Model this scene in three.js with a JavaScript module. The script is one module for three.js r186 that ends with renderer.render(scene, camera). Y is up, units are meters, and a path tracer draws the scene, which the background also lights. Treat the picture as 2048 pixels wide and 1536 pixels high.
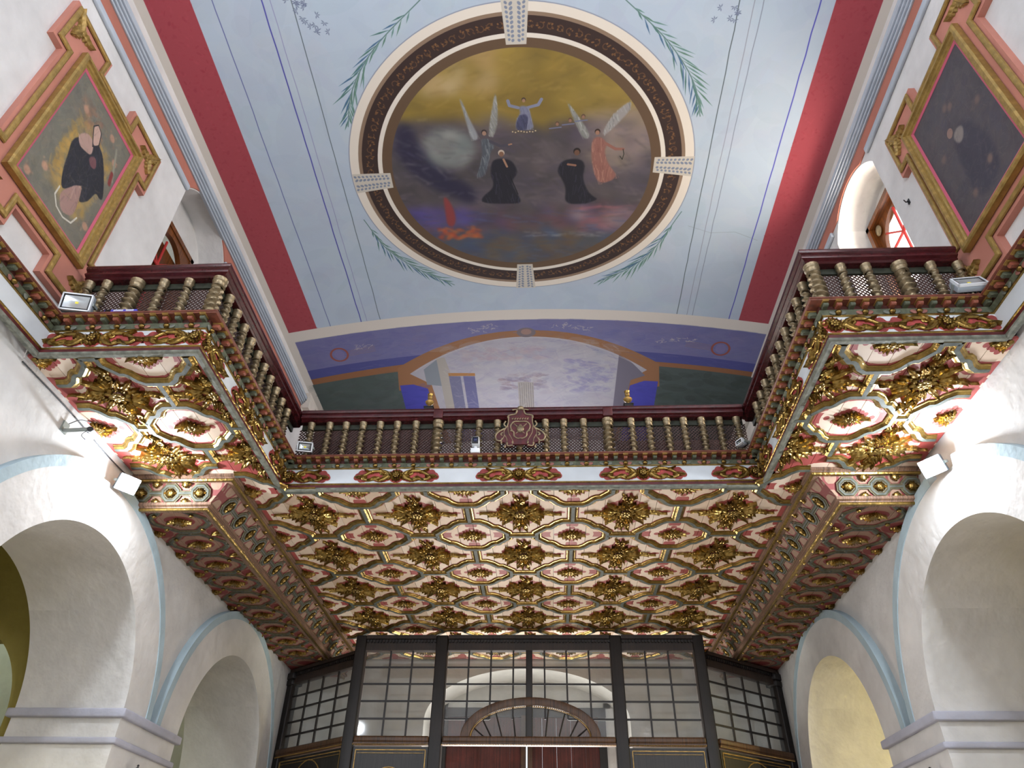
import * as THREE from 'three';
import { mergeGeometries, toCreasedNormals } from 'three/addons/utils/BufferGeometryUtils.js';
import { RoundedBoxGeometry } from 'three/addons/geometries/RoundedBoxGeometry.js';
import { RectAreaLightUniformsLib } from 'three/addons/lights/RectAreaLightUniformsLib.js';

// ---------------------------------------------------------------- camera, sky, lights, exposure
const scene = new THREE.Scene();
const FOCAL = 1429, PITCH = 0.65588, YAW = 0.05424, ROLL = 0.01712;
const camera = new THREE.PerspectiveCamera(2 * Math.atan(768 / FOCAL) * 180 / Math.PI, 4 / 3, 0.05, 200);
{
  const fw = new THREE.Vector3(-Math.sin(YAW) * Math.cos(PITCH), Math.sin(PITCH), -Math.cos(YAW) * Math.cos(PITCH));
  const r0 = new THREE.Vector3(Math.cos(YAW), 0, -Math.sin(YAW)), u0 = r0.clone().cross(fw);
  const rt = r0.clone().multiplyScalar(Math.cos(ROLL)).addScaledVector(u0, Math.sin(ROLL));
  const up = u0.clone().multiplyScalar(Math.cos(ROLL)).addScaledVector(r0, -Math.sin(ROLL));
  camera.matrixAutoUpdate = true;
  camera.position.set(0.33, 1.6, 0);
  camera.quaternion.setFromRotationMatrix(new THREE.Matrix4().makeBasis(rt, up, fw.clone().negate()));
}
const renderer = new THREE.WebGLRenderer({ antialias: true });
renderer.toneMapping = THREE.LinearToneMapping;
renderer.toneMappingExposure = 0.9;
renderer.shadowMap.enabled = true;
RectAreaLightUniformsLib.init();
scene.background = new THREE.Color(0.85, 0.93, 1.0).multiplyScalar(1.6);
const DAY_RIGHT = 42, DAY_LEFT = 29, DAY_LOFT = 34, FLOOD = 12.5, FLOOD_FILL = 46, DOOR_LIGHT = 28, AISLE = 11, DAY_END = 10;
function daylight(name, x, y, z, w, h, toX, intensity, color = 0xf4f6ff) {       // daylight that comes in at a window
  const l = new THREE.RectAreaLight(color, intensity, w, h);
  l.name = name; l.position.set(x, y, z); l.lookAt(x + toX, y - 0.12, z); scene.add(l);
}

// ---------------------------------------------------------------- small tools
let seed = 20240611;
const rnd = () => { seed |= 0; seed = seed + 0x6D2B79F5 | 0; let t = Math.imul(seed ^ seed >>> 15, 1 | seed); t = t + Math.imul(t ^ t >>> 7, 61 | t) ^ t; return ((t ^ t >>> 14) >>> 0) / 4294967296; };
const rr = (a, b) => a + (b - a) * rnd();
const PI = Math.PI, cos = Math.cos, sin = Math.sin;
const bare = (g) => { const n = g.index ? g.toNonIndexed() : g; for (const k of Object.keys(n.attributes)) if (k !== 'position') n.deleteAttribute(k); n.morphAttributes = {}; return n; };
const join = (list) => mergeGeometries(list.map(bare));
function planarUV(g) {                                             // uv in metres on the plane each face lies closest to
  const p = g.attributes.position, uv = new Float32Array(p.count * 2), a = new THREE.Vector3(), b = new THREE.Vector3(), c = new THREE.Vector3();
  for (let i = 0; i < p.count; i += 3) {
    a.fromBufferAttribute(p, i); b.fromBufferAttribute(p, i + 1); c.fromBufferAttribute(p, i + 2);
    const n = b.clone().sub(a).cross(c.clone().sub(a)), x = Math.abs(n.x), y = Math.abs(n.y), z = Math.abs(n.z);
    [a, b, c].forEach((v, k) => { const [u, w] = x >= y && x >= z ? [v.z, v.y] : y >= z ? [v.x, v.z] : [v.x, v.y]; uv[(i + k) * 2] = u; uv[(i + k) * 2 + 1] = w; });
  }
  g.setAttribute('uv', new THREE.BufferAttribute(uv, 2)); return g;
}
const fin = (g, crease = 0.7) => planarUV(toCreasedNormals(bare(Array.isArray(g) ? join(g) : g), crease));
const flip = (g) => { const n = bare(g), a = n.attributes.position.array; for (let i = 0; i < a.length; i += 9) for (let k = 0; k < 3; k++) { const t = a[i + k]; a[i + k] = a[i + 3 + k]; a[i + 3 + k] = t; } return n; };
const downward = (g) => flip(bare(g.clone()).scale(1, -1, 1));      // relief modelled upwards, hung from a ceiling
const box = (w, h, d, x = 0, y = 0, z = 0, ry = 0) => { const g = new THREE.BoxGeometry(w, h, d); if (ry) g.rotateY(ry); return bare(g.translate(x, y, z)); };
const rbox = (w, h, d, r, x = 0, y = 0, z = 0) => bare(new RoundedBoxGeometry(w, h, d, 2, r).translate(x, y, z));
const cyl = (r1, r2, h, x, y, z, n = 14) => bare(new THREE.CylinderGeometry(r1, r2, h, n).translate(x, y, z));
const ball = (r, x, y, z, sx = 1, sy = 1, sz = 1, n = 12) => bare(new THREE.SphereGeometry(r, n, Math.max(6, n * 0.6 | 0)).scale(sx, sy, sz).translate(x, y, z));
function rod(a, b, r, n = 8) {
  const A = new THREE.Vector3(...a), B = new THREE.Vector3(...b), d = B.clone().sub(A);
  return bare(new THREE.CylinderGeometry(r, r, d.length(), n).applyQuaternion(new THREE.Quaternion().setFromUnitVectors(new THREE.Vector3(0, 1, 0), d.clone().normalize())).translate(...A.add(B).multiplyScalar(0.5).toArray()));
}
const cable = (pts, r) => bare(new THREE.TubeGeometry(new THREE.CatmullRomCurve3(pts.map((p) => new THREE.Vector3(...p))), pts.length * 6, r, 6));
function grid(nu, nv, f) {
  const pos = [], P = []; for (let i = 0; i <= nu; i++) { P.push([]); for (let j = 0; j <= nv; j++) P[i].push(f(i / nu, j / nv)); }
  for (let i = 0; i < nu; i++) for (let j = 0; j < nv; j++) pos.push(...P[i][j], ...P[i + 1][j], ...P[i + 1][j + 1], ...P[i][j], ...P[i + 1][j + 1], ...P[i][j + 1]);
  const g = new THREE.BufferGeometry(); g.setAttribute('position', new THREE.Float32BufferAttribute(pos, 3)); return g;
}
function sweep(path, profile, closed = false) {                    // profile [outwards, y] along a path [x, z] with mitred corners
  const n = path.length, M = path.map((p, i) => {
    const dir = (a, b) => { const l = Math.hypot(b[0] - a[0], b[1] - a[1]) || 1; return [-(b[1] - a[1]) / l, (b[0] - a[0]) / l]; };
    const prev = i > 0 ? path[i - 1] : closed ? path[n - 1] : null, next = i < n - 1 ? path[i + 1] : closed ? path[0] : null;
    const a = prev ? dir(prev, p) : dir(p, next), b = next ? dir(p, next) : a, k = 1 / Math.max(0.3, 1 + a[0] * b[0] + a[1] * b[1]);
    return [(a[0] + b[0]) * k, (a[1] + b[1]) * k];
  });
  const pos = [], V = (i, j) => [path[i][0] + M[i][0] * profile[j][0], profile[j][1], path[i][1] + M[i][1] * profile[j][0]];
  for (let i = 0; i < (closed ? n : n - 1); i++) { const k = (i + 1) % n; for (let j = 0; j < profile.length - 1; j++) pos.push(...V(i, j), ...V(k, j), ...V(k, j + 1), ...V(i, j), ...V(k, j + 1), ...V(i, j + 1)); }
  if (!closed) for (const i of [0, n - 1]) for (let j = 1; j < profile.length - 1; j++) pos.push(...V(i, 0), ...V(i, j), ...V(i, j + 1));
  const g = new THREE.BufferGeometry(); g.setAttribute('position', new THREE.Float32BufferAttribute(pos, 3)); return g;
}
const taken = {};
const numbered = (name) => { const k = taken[name] = (taken[name] ?? -1) + 1; return k ? `${name}_${String(k).padStart(3, '0')}` : name; };
function part(name, geo, mat, parent, pos, turn) { const m = new THREE.Mesh(geo, mat); m.name = name; m.castShadow = m.receiveShadow = true; if (pos) m.position.set(...pos); if (turn) m.rotation.set(...turn); parent.add(m); return m; }
function tag(o, label, category, group, kind) { o.userData = { label, category }; if (group) o.userData.group = group; if (kind) o.userData.kind = kind; return o; }
function thing(name, label, category, pos = [0, 0, 0], ry = 0, group) { const g = new THREE.Group(); g.name = numbered(name); g.position.set(...pos); g.rotation.y = ry; scene.add(g); return tag(g, label, category, group); }
function struct(name, geo, mat, label, category) { const m = geo ? part(name, geo, mat, scene) : (() => { const g = new THREE.Group(); g.name = name; scene.add(g); return g; })(); return tag(m, label, category, null, 'structure'); }

// ---------------------------------------------------------------- textures and materials
function noiseTex(size, fn, srgb) {
  const d = new Uint8Array(size * size * 4);
  for (let y = 0; y < size; y++) for (let x = 0; x < size; x++) { const c = fn(x / size, y / size); for (let k = 0; k < 3; k++) d[(y * size + x) * 4 + k] = Math.max(0, Math.min(255, c[k] * 255)); d[(y * size + x) * 4 + 3] = 255; }
  const t = new THREE.DataTexture(d, size, size); t.magFilter = THREE.LinearFilter; t.minFilter = THREE.LinearMipmapLinearFilter; t.wrapS = t.wrapT = THREE.RepeatWrapping; if (srgb) t.colorSpace = THREE.SRGBColorSpace; t.needsUpdate = true; return t;
}
const lattices = {};
function vn(x, y, f, s) {                                          // value noise that repeats every unit
  const key = f + '_' + s; let L = lattices[key]; if (!L) { L = lattices[key] = new Float32Array(f * f); for (let i = 0; i < f * f; i++) L[i] = rnd(); }
  const X = x * f, Y = y * f, i = Math.floor(X), j = Math.floor(Y), u = X - i, v = Y - j, a = u * u * (3 - 2 * u), b = v * v * (3 - 2 * v), g = (p, q) => L[((q % f) + f) % f * f + ((p % f) + f) % f];
  return (g(i, j) * (1 - a) + g(i + 1, j) * a) * (1 - b) + (g(i, j + 1) * (1 - a) + g(i + 1, j + 1) * a) * b;
}
const fbm = (x, y, f, s) => 0.5 * vn(x, y, f, s) + 0.27 * vn(x, y, f * 2, s + 1) + 0.15 * vn(x, y, f * 4, s + 2) + 0.08 * vn(x, y, f * 8, s + 3);
const scaled = (t, k) => { const c = t.clone(); c.repeat.set(k, k); c.needsUpdate = true; return c; };
const patchy = noiseTex(512, (x, y) => { const a = fbm(x, y, 5, 1), b = fbm(x, y, 24, 9), v = 0.90 + 0.13 * (a - 0.5) + 0.07 * (b - 0.5); return [v, v * 0.995, v * 0.985]; }, true);
const rough = noiseTex(256, (x, y) => { const v = fbm(x, y, 8, 21); return [v, v, v]; });
const woody = noiseTex(512, (x, y) => { const v = 0.72 + 0.36 * (fbm(x * 1, y, 4, 31) - 0.5) + 0.28 * (vn(x, y * 0.0 + Math.floor(y * 1) * 0.1, 96, 40) - 0.5) + 0.12 * (vn(x, y, 128, 41) - 0.5); return [v, v * 0.98, v * 0.95]; }, true);
const mottle = noiseTex(256, (x, y) => { const v = 0.78 + 0.5 * (fbm(x, y, 10, 51) - 0.4); return [v, v * 0.97, v * 0.92]; }, true);
const softM = scaled(noiseTex(128, (x, y) => { const v = 0.86 + 0.3 * (fbm(x, y, 8, 61) - 0.5); return [v, v * 0.98, v * 0.95]; }, true), 2.5);
const patchM = scaled(patchy, 0.22), roughM = scaled(rough, 0.9), roughF = scaled(rough, 4), woodM = scaled(woody, 0.9), mottM = scaled(mottle, 2.2);
const std = (hex, roughness, o = {}) => new THREE.MeshStandardMaterial({ color: hex, roughness, side: THREE.DoubleSide, ...o });
const plaster = (hex, o = {}) => std(hex, 0.9, { map: patchM, bumpMap: roughM, bumpScale: 0.012, ...o });
const M = {
  wall: plaster(0xe8e7e6), yellow: plaster(0xd9cf90), olive: plaster(0xb9ac62), mint: plaster(0xdfe9e6),
  blue: plaster(0xb9cfda), lavender: plaster(0xc4c6d6), teal: plaster(0xa3bcbc), salmon: plaster(0xc07a68), white: plaster(0xe6dfd4), flute: plaster(0xc2ccd8),
  floor: plaster(0xd2c8be, { roughness: 0.5 }),
  gold: std(0xae9456, 0.28, { metalness: 0.92, map: mottM, bumpMap: roughF, bumpScale: 0.004 }),
  goldDull: std(0xa4977c, 0.36, { metalness: 0.5, map: mottM, bumpMap: roughF, bumpScale: 0.004 }),
  goldFrame: std(0xb89a58, 0.45, { metalness: 0.4, map: softM, bumpMap: roughF, bumpScale: 0.006 }),
  goldPaint: std(0xbf9e5a, 0.42, { metalness: 0.4, map: mottM }),
  ribGrey: std(0x6f6a52, 0.5, { map: mottM, metalness: 0.2 }), fillet: std(0x5f6864, 0.7, { map: mottM }), greyBead: std(0x7d837c, 0.7, { map: mottM, bumpMap: roughF, bumpScale: 0.004 }),
  maroon: std(0x5c1a20, 0.5, { map: mottM }), maroonGloss: std(0x4e1c22, 0.24, { map: mottM }), redPaint: std(0xb04a4a, 0.7, { map: mottM }),
  fascia: std(0xdbe2e8, 0.6, { map: patchM }), green: std(0x66705f, 0.6, { map: mottM }), greenDark: std(0x363c30, 0.6, { map: mottM }), pinkScale: std(0xb77b74, 0.6, { map: mottM }), greyScale: std(0x87918c, 0.6, { map: mottM }), brickRed: std(0xa9624e, 0.6, { map: mottM }), darkRed: std(0x52231c, 0.6, { map: mottM }),
  ledge: std(0x83493a, 0.5, { map: mottM }), lattice: std(0x46302a, 0.6), wood: std(0x3a2a22, 0.5, { map: woodM }), woodWarm: std(0x6a4a30, 0.45, { map: woodM }), woodRed: std(0x6b2e26, 0.55, { map: woodM }), woodDark: std(0x221b1a, 0.5, { map: woodM }), panel: std(0x35312f, 0.45, { map: woodM }), mould: std(0xa98672, 0.55, { map: woodM }), orangeWood: std(0x8a5024, 0.35, { map: woodM }),
  boards: std(0x8a6a58, 0.7, { map: woodM }), pinkBoard: std(0xcf8a78, 0.65, { map: patchM }), pinkEdge: std(0xb9566a, 0.6),
  glass: new THREE.MeshPhysicalMaterial({ color: 0xe4e8e6, roughness: 0.06, transmission: 0.9, thickness: 0, ior: 1.5, side: THREE.DoubleSide }),
  metalGrey: std(0x9fa8b0, 0.45, { metalness: 0.3 }), metalDark: std(0x24272a, 0.5), steel: std(0x8d9490, 0.5, { metalness: 0.4 }), reflector: std(0xc8d0d2, 0.2, { metalness: 0.6 }), whitePlastic: std(0xdfe3e6, 0.45), chip: std(0xe8d84a, 0.5), black: std(0x101014, 0.3), lens: std(0x182048, 0.08), purple: std(0x4b46a8, 0.5), paper: new THREE.MeshPhysicalMaterial({ color: 0xd8d4e6, roughness: 1, transmission: 0.5, thickness: 0, side: THREE.DoubleSide }), redBar: std(0xb8322e, 0.5), wire: std(0xb4b0aa, 0.6),
  lampGlow: new THREE.MeshStandardMaterial({ color: 0xffffff, emissive: 0xf2f8ff, emissiveIntensity: 18 }),
  globe: new THREE.MeshStandardMaterial({ color: 0xfff4dc, emissive: 0xfff0d0, emissiveIntensity: 4 }),
  windowGlow: new THREE.MeshStandardMaterial({ color: 0xffffff, emissive: 0xffffff, emissiveIntensity: 3.2 }),
};
function canvasTex(w, h, draw, repeat) { const c = document.createElement('canvas'); c.width = w; c.height = h; draw(c.getContext('2d'), w, h); const t = new THREE.CanvasTexture(c); t.colorSpace = THREE.SRGBColorSpace; t.anisotropy = 8; if (repeat) t.wrapS = t.wrapT = THREE.RepeatWrapping; return t; }
const rgba = (c, a) => `rgba(${c[0]},${c[1]},${c[2]},${a})`;
function dabs(g, n, x0, x1, y0, y1, s0, s1, cols, a = 0.12, angle = 3) { for (let i = 0; i < n; i++) { g.fillStyle = rgba(cols[rnd() * cols.length | 0], a * rr(0.4, 1)); g.beginPath(); g.ellipse(rr(x0, x1), rr(y0, y1), rr(s0, s1), rr(s0, s1) * 0.5, rr(-angle, angle), 0, 7); g.fill(); } }
function shape(g, pts, fill, smooth) { g.fillStyle = fill; g.beginPath(); if (smooth) { const n = pts.length, m = (a, b) => [(a[0] + b[0]) / 2, (a[1] + b[1]) / 2]; g.moveTo(...m(pts[n - 1], pts[0])); for (let i = 0; i < n; i++) g.quadraticCurveTo(...pts[i], ...m(pts[i], pts[(i + 1) % n])); } else { g.moveTo(...pts[0]); for (const p of pts.slice(1)) g.lineTo(...p); } g.closePath(); g.fill(); }
function stroke(g, pts, color, w) { g.strokeStyle = color; g.lineWidth = w; g.lineCap = 'round'; g.lineJoin = 'round'; g.beginPath(); g.moveTo(...pts[0]); for (const p of pts.slice(1)) g.lineTo(...p); g.stroke(); }

function strokes(g, n, x0, x1, y0, y1, len, w, cols, a, dir = 0, spread = 3) { for (let i = 0; i < n; i++) { const x = rr(x0, x1), y = rr(y0, y1), t = dir + rr(-spread, spread), l = len * rr(0.3, 1); stroke(g, [[x, y], [x + cos(t) * l * 0.5 + rr(-3, 3), y + sin(t) * l * 0.5 + rr(-3, 3)], [x + cos(t) * l, y + sin(t) * l]], rgba(cols[rnd() * cols.length | 0], a * rr(0.4, 1)), w * rr(0.4, 1)); } }
function layer(g, px, f) { const c = document.createElement('canvas'); c.width = g.canvas.width; c.height = g.canvas.height; f(c.getContext('2d')); g.save(); g.filter = `blur(${px}px)`; g.drawImage(c, 0, 0); g.restore(); }
const soft = (g, px, f) => { g.save(); g.filter = `blur(${px}px)`; f(); g.restore(); };
// ---------------------------------------------------------------- the shell of the nave
const W = 4.86, TH = 1.25, FRONT = 9.6, END = -15.3, ARCH_Y = 3.58, R1 = 1.6, R2 = 2.28, BAYS = [-12.1, -7.37, -2.64, 2.09, 6.82];
const WINDOWS = { left: [-7.1, -0.6, 3.6, 7.6], right: [-6.8, -0.6, 3.6, 7.6] };
const WIN_R = 0.74, WIN_RISE = 0.4, WIN_ARC = (WIN_R * WIN_R + WIN_RISE * WIN_RISE) / (2 * WIN_RISE), WIN_SPRING = { left: 10.22, right: 10.0 }, WIN_SILL = 7.9;
struct('floor', fin(box(2 * 9.4, 0.2, FRONT - END + 1.2, 0, -0.1, (FRONT + END) / 2 - 0.6)), M.floor, 'unseen pale beige floor of the nave and aisles, toned for the light it bounces up', 'floor');  // floor is out of view; its tone is chosen for the upward bounce
for (const side of ['left', 'right']) {
  const s = side === 'left' ? -1 : 1;
  const sh = new THREE.Shape([[-FRONT, -0.1], [-END, -0.1], [-END, 11.3], [-FRONT, 11.3]].map((p) => new THREE.Vector2(...p)));
  const opening = (cz, r, y0, ys) => { const h = new THREE.Path(); h.moveTo(-cz - r, y0); h.lineTo(-cz + r, y0); h.lineTo(-cz + r, ys); h.absarc(-cz, ys, r, 0, PI, false); h.lineTo(-cz - r, y0); return h; };
  for (const z of BAYS) sh.holes.push(opening(z, R1, 0.0, ARCH_Y));
  for (const z of WINDOWS[side]) { const ys = WIN_SPRING[side], cy = ys + WIN_RISE - WIN_ARC, t = Math.asin((ys - cy) / WIN_ARC), h = new THREE.Path(); h.moveTo(-z - WIN_R, WIN_SILL); h.lineTo(-z + WIN_R, WIN_SILL); h.lineTo(-z + WIN_R, ys); h.absarc(-z, cy, WIN_ARC, t, PI - t, false); h.lineTo(-z - WIN_R, WIN_SILL); sh.holes.push(h); }
  const toWall = (g, x) => { g.rotateY(PI / 2); g.translate(x, 0, 0); return g; };                       // shape x -> -z, depth -> +x
  const wg = toWall(new THREE.ExtrudeGeometry(sh, { depth: TH, bevelEnabled: false, curveSegments: 28 }), s < 0 ? -W - TH : W);
  const wall = struct(`wall_${side}`, fin(wg, 0.5), M.wall, `white plastered ${side === 'left' ? 'arcade wall below the painting of the saint in a black habit' : 'arcade wall below the dark painting'}`, 'wall');
  const PROUD = 0.1, face = s < 0 ? -W : W - PROUD;
  BAYS.forEach((z, i) => {
    const ring = (a, b, gap) => {
      const g = []; const arcs = gap ? [[0, PI / 2 - 0.02], [PI / 2 + 0.24, PI]] : [[0, PI]];
      for (const [t0, t1] of arcs) { const q = new THREE.Shape(); q.absarc(-z, ARCH_Y, b, t0, t1, false); q.absarc(-z, ARCH_Y, a, t1, t0, true); q.closePath(); g.push(new THREE.ExtrudeGeometry(q, { depth: 1, bevelEnabled: false, curveSegments: 40 })); }
      return join(g);
    };
    const lampBay = i === 1;
    const b = ring(R1, R2 - 0.12, false); b.scale(1, 1, PROUD); part('archivolt', fin(toWall(b, face), 0.5), M.wall, wall);
    const e = ring(R2 - 0.12, R2, lampBay); e.scale(1, 1, PROUD + 0.012); part('archivolt_edge', fin(toWall(e, s < 0 ? face : face - 0.012), 0.5), M.blue, wall);
    if (i < BAYS.length - 1) {
      const za = z + R1, zb = BAYS[i + 1] - R1, zc = (za + zb) / 2, L = zb - za;
      part('pilaster', fin(box(PROUD, 3.6, L, s * (W - PROUD / 2), 1.8, zc)), M.wall, wall);
      for (const [y, h, p, nm] of [[3.63, 0.1, 0.06, 'impost_moulding'], [3.33, 0.07, 0.045, 'impost_moulding']])
        part(nm, fin(rbox(TH + PROUD + 2 * p, h, L + 2 * p, 0.02, s * (W + TH / 2 - PROUD / 2), y, zc)), M.lavender, wall);
    }
  });
  // painted bands and the fluted cornice below the vault
  const spr = WIN_SPRING[side];
  const bandShape = (y0, y1) => {
    const q = new THREE.Shape(); q.moveTo(-FRONT, y0);
    for (const z of [...WINDOWS[side]].reverse()) { const R = WIN_ARC + 0.02, cy = spr + WIN_RISE - WIN_ARC; if (cy + R > y0) { const t = Math.asin((y0 - cy) / R); q.lineTo(-z - R * cos(t), y0); q.absarc(-z, cy, R, PI - t, t, true); } }
    q.lineTo(12.2, y0); q.lineTo(12.2, y1); q.lineTo(-FRONT, y1); q.closePath(); return q;
  };
  part('salmon_band', fin(toWall(new THREE.ExtrudeGeometry(bandShape(10.27, 10.51), { depth: 0.02, bevelEnabled: false, curveSegments: 24 }), s < 0 ? -W : W - 0.02)), M.salmon, wall);
  const cuts = [FRONT, ...[...WINDOWS[side]].reverse().flatMap((z) => [z + WIN_R, z - WIN_R]), -12.2];
  for (let i = 0; i < cuts.length; i += 2) { const a = cuts[i], b = cuts[i + 1]; part('blue_moulding', fin(rbox(0.05, 0.1, a - b, 0.018, s * (W - 0.025), 10.225, (a + b) / 2)), M.flute, wall); }
  const flutes = []; for (let i = 0; i <= 24; i++) { const t = i / 24, x = 0.015 + 0.105 * t, y = 10.5 + 0.16 * t; const k = Math.abs(sin(t * PI * 4)); flutes.push([x + 0.022 * k, y - 0.022 * k]); }
  const prof = [[0, 10.5], ...flutes, [0.135, 10.675], [0.13, 10.69], [0, 10.7]];
  const path = s < 0 ? [[-W, FRONT], [-W, -12.15]] : [[W, -12.15], [W, FRONT]];
  part('fluted_cornice', fin(sweep(path, prof), 0.45), M.flute, wall);
  part('cornice_return', fin([box(0.12, 0.2, 3.1, s * (W - 0.06), 10.62, -13.72), box(0.17, 0.1, 3.1, s * (W - 0.085), 10.77, -13.72), box(0.19, 0.3, 0.4, s * (W - 0.095), 10.58, -12.36), box(0.05, 0.3, 3.1, s * (W - 0.02), 10.36, -13.72)]), M.white, wall);
}
// barrel vault, painted
const vaultY = (x) => 11.606 - 0.0232 * x * x;
function vault(z0, z1, mat) {
  const n = 48, pos = [], uv = [], nor = [];
  for (let i = 0; i < n; i++) {
    const a = -W + 2 * W * i / n, b = -W + 2 * W * (i + 1) / n, q = [[a, z0], [b, z1], [b, z0], [a, z0], [a, z1], [b, z1]];
    for (const [x, z] of q) { pos.push(x, vaultY(x), z); uv.push((x + W) / (2 * W), (z - z1) / (z0 - z1)); const d = 0.0464 * x, l = Math.hypot(1, d); nor.push(-d / l, -1 / l, 0); }
  }
  const g = new THREE.BufferGeometry(); g.setAttribute('position', new THREE.Float32BufferAttribute(pos, 3)); g.setAttribute('normal', new THREE.Float32BufferAttribute(nor, 3)); g.setAttribute('uv', new THREE.Float32BufferAttribute(uv, 2)); return g;
}
const ceilingTex = (z0, z1, h, draw) => canvasTex(2048, h, (g) => {
  const k = 2048 / (2 * W), kz = h / (z0 - z1), X = (x) => (x + W) * k, Y = (z) => (z0 - z) * kz, P = (x, z) => [X(x), Y(z)];
  draw(g, X, Y, P, k);
});
function paintField(g, X, Y, k, z0, z1) {
  g.fillStyle = '#b0bfce'; g.fillRect(0, 0, 2048, 2048);
  dabs(g, 900, 0, 2048, 0, Y(z1), 20, 120, [[160, 174, 190], [190, 200, 205], [180, 192, 202], [166, 176, 198], [176, 184, 196]], 0.17);
  for (const s of [-1, 1]) { g.fillStyle = '#d3ccc2'; g.fillRect(X(s < 0 ? -W : 4.74), 0, 0.13 * k, Y(z1)); g.fillStyle = '#9c3f48'; g.fillRect(X(s < 0 ? -4.74 : 4.19), 0, 0.55 * k, Y(z1)); }
  for (const s of [-1, 1]) dabs(g, 700, X(s < 0 ? -4.72 : 4.2), X(s < 0 ? -4.2 : 4.72), 0, Y(z1), 3, 9, [[134, 38, 54], [172, 70, 80], [150, 44, 58]], 0.3);
  for (const [x, c, w] of [[-3.92, '#5a5f96', 2.4], [-3.31, '#4a4a9c', 3.6], [-3.2, '#8d8cb4', 2], [-2.93, '#56626a', 2.4], [3.01, '#4f5a60', 2.6], [3.2, '#8a8c9c', 2], [3.31, '#7d8496', 2.2], [4.01, '#4d4dab', 3.4]]) { const pts = []; for (let z = z0; z >= z1; z -= 0.3) pts.push([X(x) + rr(-1.2, 1.2), Y(z)]); pts.push([X(x), Y(z1)]); stroke(g, pts, c, w); }
}
function wheat(g, P, pts, k) {                                     // painted ears of reed round the medallion
  const c = new THREE.CatmullRomCurve3(pts.map((p) => new THREE.Vector3(p[0], p[1], 0)));
  stroke(g, c.getPoints(30).map((v) => P(v.x, v.y)), '#5f7c78', 3);
  for (let i = 4; i < 46; i++) { const t = i / 50, v = c.getPoint(t), d = c.getTangent(t), s = i % 2 ? 1 : -1, L = 0.30 * (0.35 + sin(PI * t)) * rr(0.7, 1.2), a = Math.atan2(d.y, d.x) + s * rr(0.12, 0.5); const tip = [v.x - cos(a) * L, v.y - sin(a) * L]; shape(g, [P(v.x, v.y), P((v.x + tip[0]) / 2 - sin(a) * 0.012, (v.y + tip[1]) / 2 + cos(a) * 0.012), P(...tip), P((v.x + tip[0]) / 2 + sin(a) * 0.012, (v.y + tip[1]) / 2 - cos(a) * 0.012)], ['#4f7570', '#668a84', '#48698a', '#5c7f70'][i % 4]); }
}
const OVAL = [0.03, -7.19];
const FIG = { monkL: [[-0.39, -6.96], [-0.46, -7.06], [-0.48, -7.28], [-0.44, -7.40], [-0.46, -7.55], [-0.64, -7.70], [-0.68, -7.81], [-0.52, -7.86], [-0.03, -7.88], [0.01, -7.81], [-0.08, -7.61], [-0.15, -7.41], [-0.02, -7.25], [-0.09, -7.04], [-0.20, -6.97]], monkR: [[0.82, -6.99], [0.68, -7.06], [0.62, -7.24], [0.71, -7.39], [0.78, -7.58], [0.75, -7.90], [1.11, -7.90], [1.33, -7.80], [1.23, -7.74], [1.13, -7.62], [1.04, -7.36], [1.08, -7.14], [1.03, -7.01]], angL: [[-0.60, -6.60], [-0.52, -6.57], [-0.43, -6.61], [-0.37, -6.75], [-0.45, -6.81], [-0.49, -7.02], [-0.57, -7.28], [-0.74, -7.34], [-0.64, -7.09], [-0.58, -6.81]], wLa: [[-0.87, -5.84], [-0.82, -5.94], [-0.73, -6.26], [-0.60, -6.58], [-0.74, -6.62], [-0.79, -6.29]], wLb: [[-0.31, -5.78], [-0.29, -6.02], [-0.31, -6.34], [-0.39, -6.57], [-0.47, -6.54], [-0.40, -6.15]], angR: [[1.18, -6.61], [1.31, -6.58], [1.42, -6.71], [1.37, -6.85], [1.45, -7.10], [1.65, -7.35], [1.32, -7.51], [1.21, -7.21], [1.16, -6.85]], wRa: [[0.75, -5.96], [0.87, -6.12], [1.08, -6.44], [1.15, -6.61], [1.03, -6.64], [0.88, -6.31]], wRb: [[1.73, -5.95], [1.73, -6.12], [1.57, -6.34], [1.36, -6.58], [1.32, -6.51], [1.48, -6.18]], chr: [[0.02, -6.04], [0.18, -6.04], [0.23, -6.30], [0.26, -6.46], [-0.04, -6.45], [-0.01, -6.26], [0.06, -6.16]], chrlow: [[0.02, -6.20], [0.18, -6.17], [0.14, -6.46], [-0.04, -6.45]], armcl: [[0.02, -6.07], [-0.11, -6.03], [-0.13, -5.95]], armcr: [[0.18, -6.07], [0.33, -6.03], [0.38, -5.94]], armL: [[-0.44, -6.64], [-0.29, -6.73], [-0.12, -6.71]], armR: [[1.39, -6.71], [1.55, -6.81], [1.67, -6.81]], swirl: [[-1.14, -6.74], [-0.78, -6.76], [-1.09, -6.33]], heads: [[-0.28, -6.87], [0.94, -6.87], [-0.53, -6.48], [1.25, -6.51], [0.11, -5.95]], dark: [[-1.86, -6.18], [-1.64, -6.26], [-1.58, -6.60], [-1.45, -7.00], [-1.10, -7.24], [-0.75, -7.53], [-0.78, -7.93], [-1.27, -7.61], [-1.68, -7.31], [-2.00, -6.80]], fire: [[-1.32, -7.63], [-1.22, -7.74], [-1.14, -8.07], [-1.19, -8.32], [-1.32, -8.31], [-1.32, -7.97]], };
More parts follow.
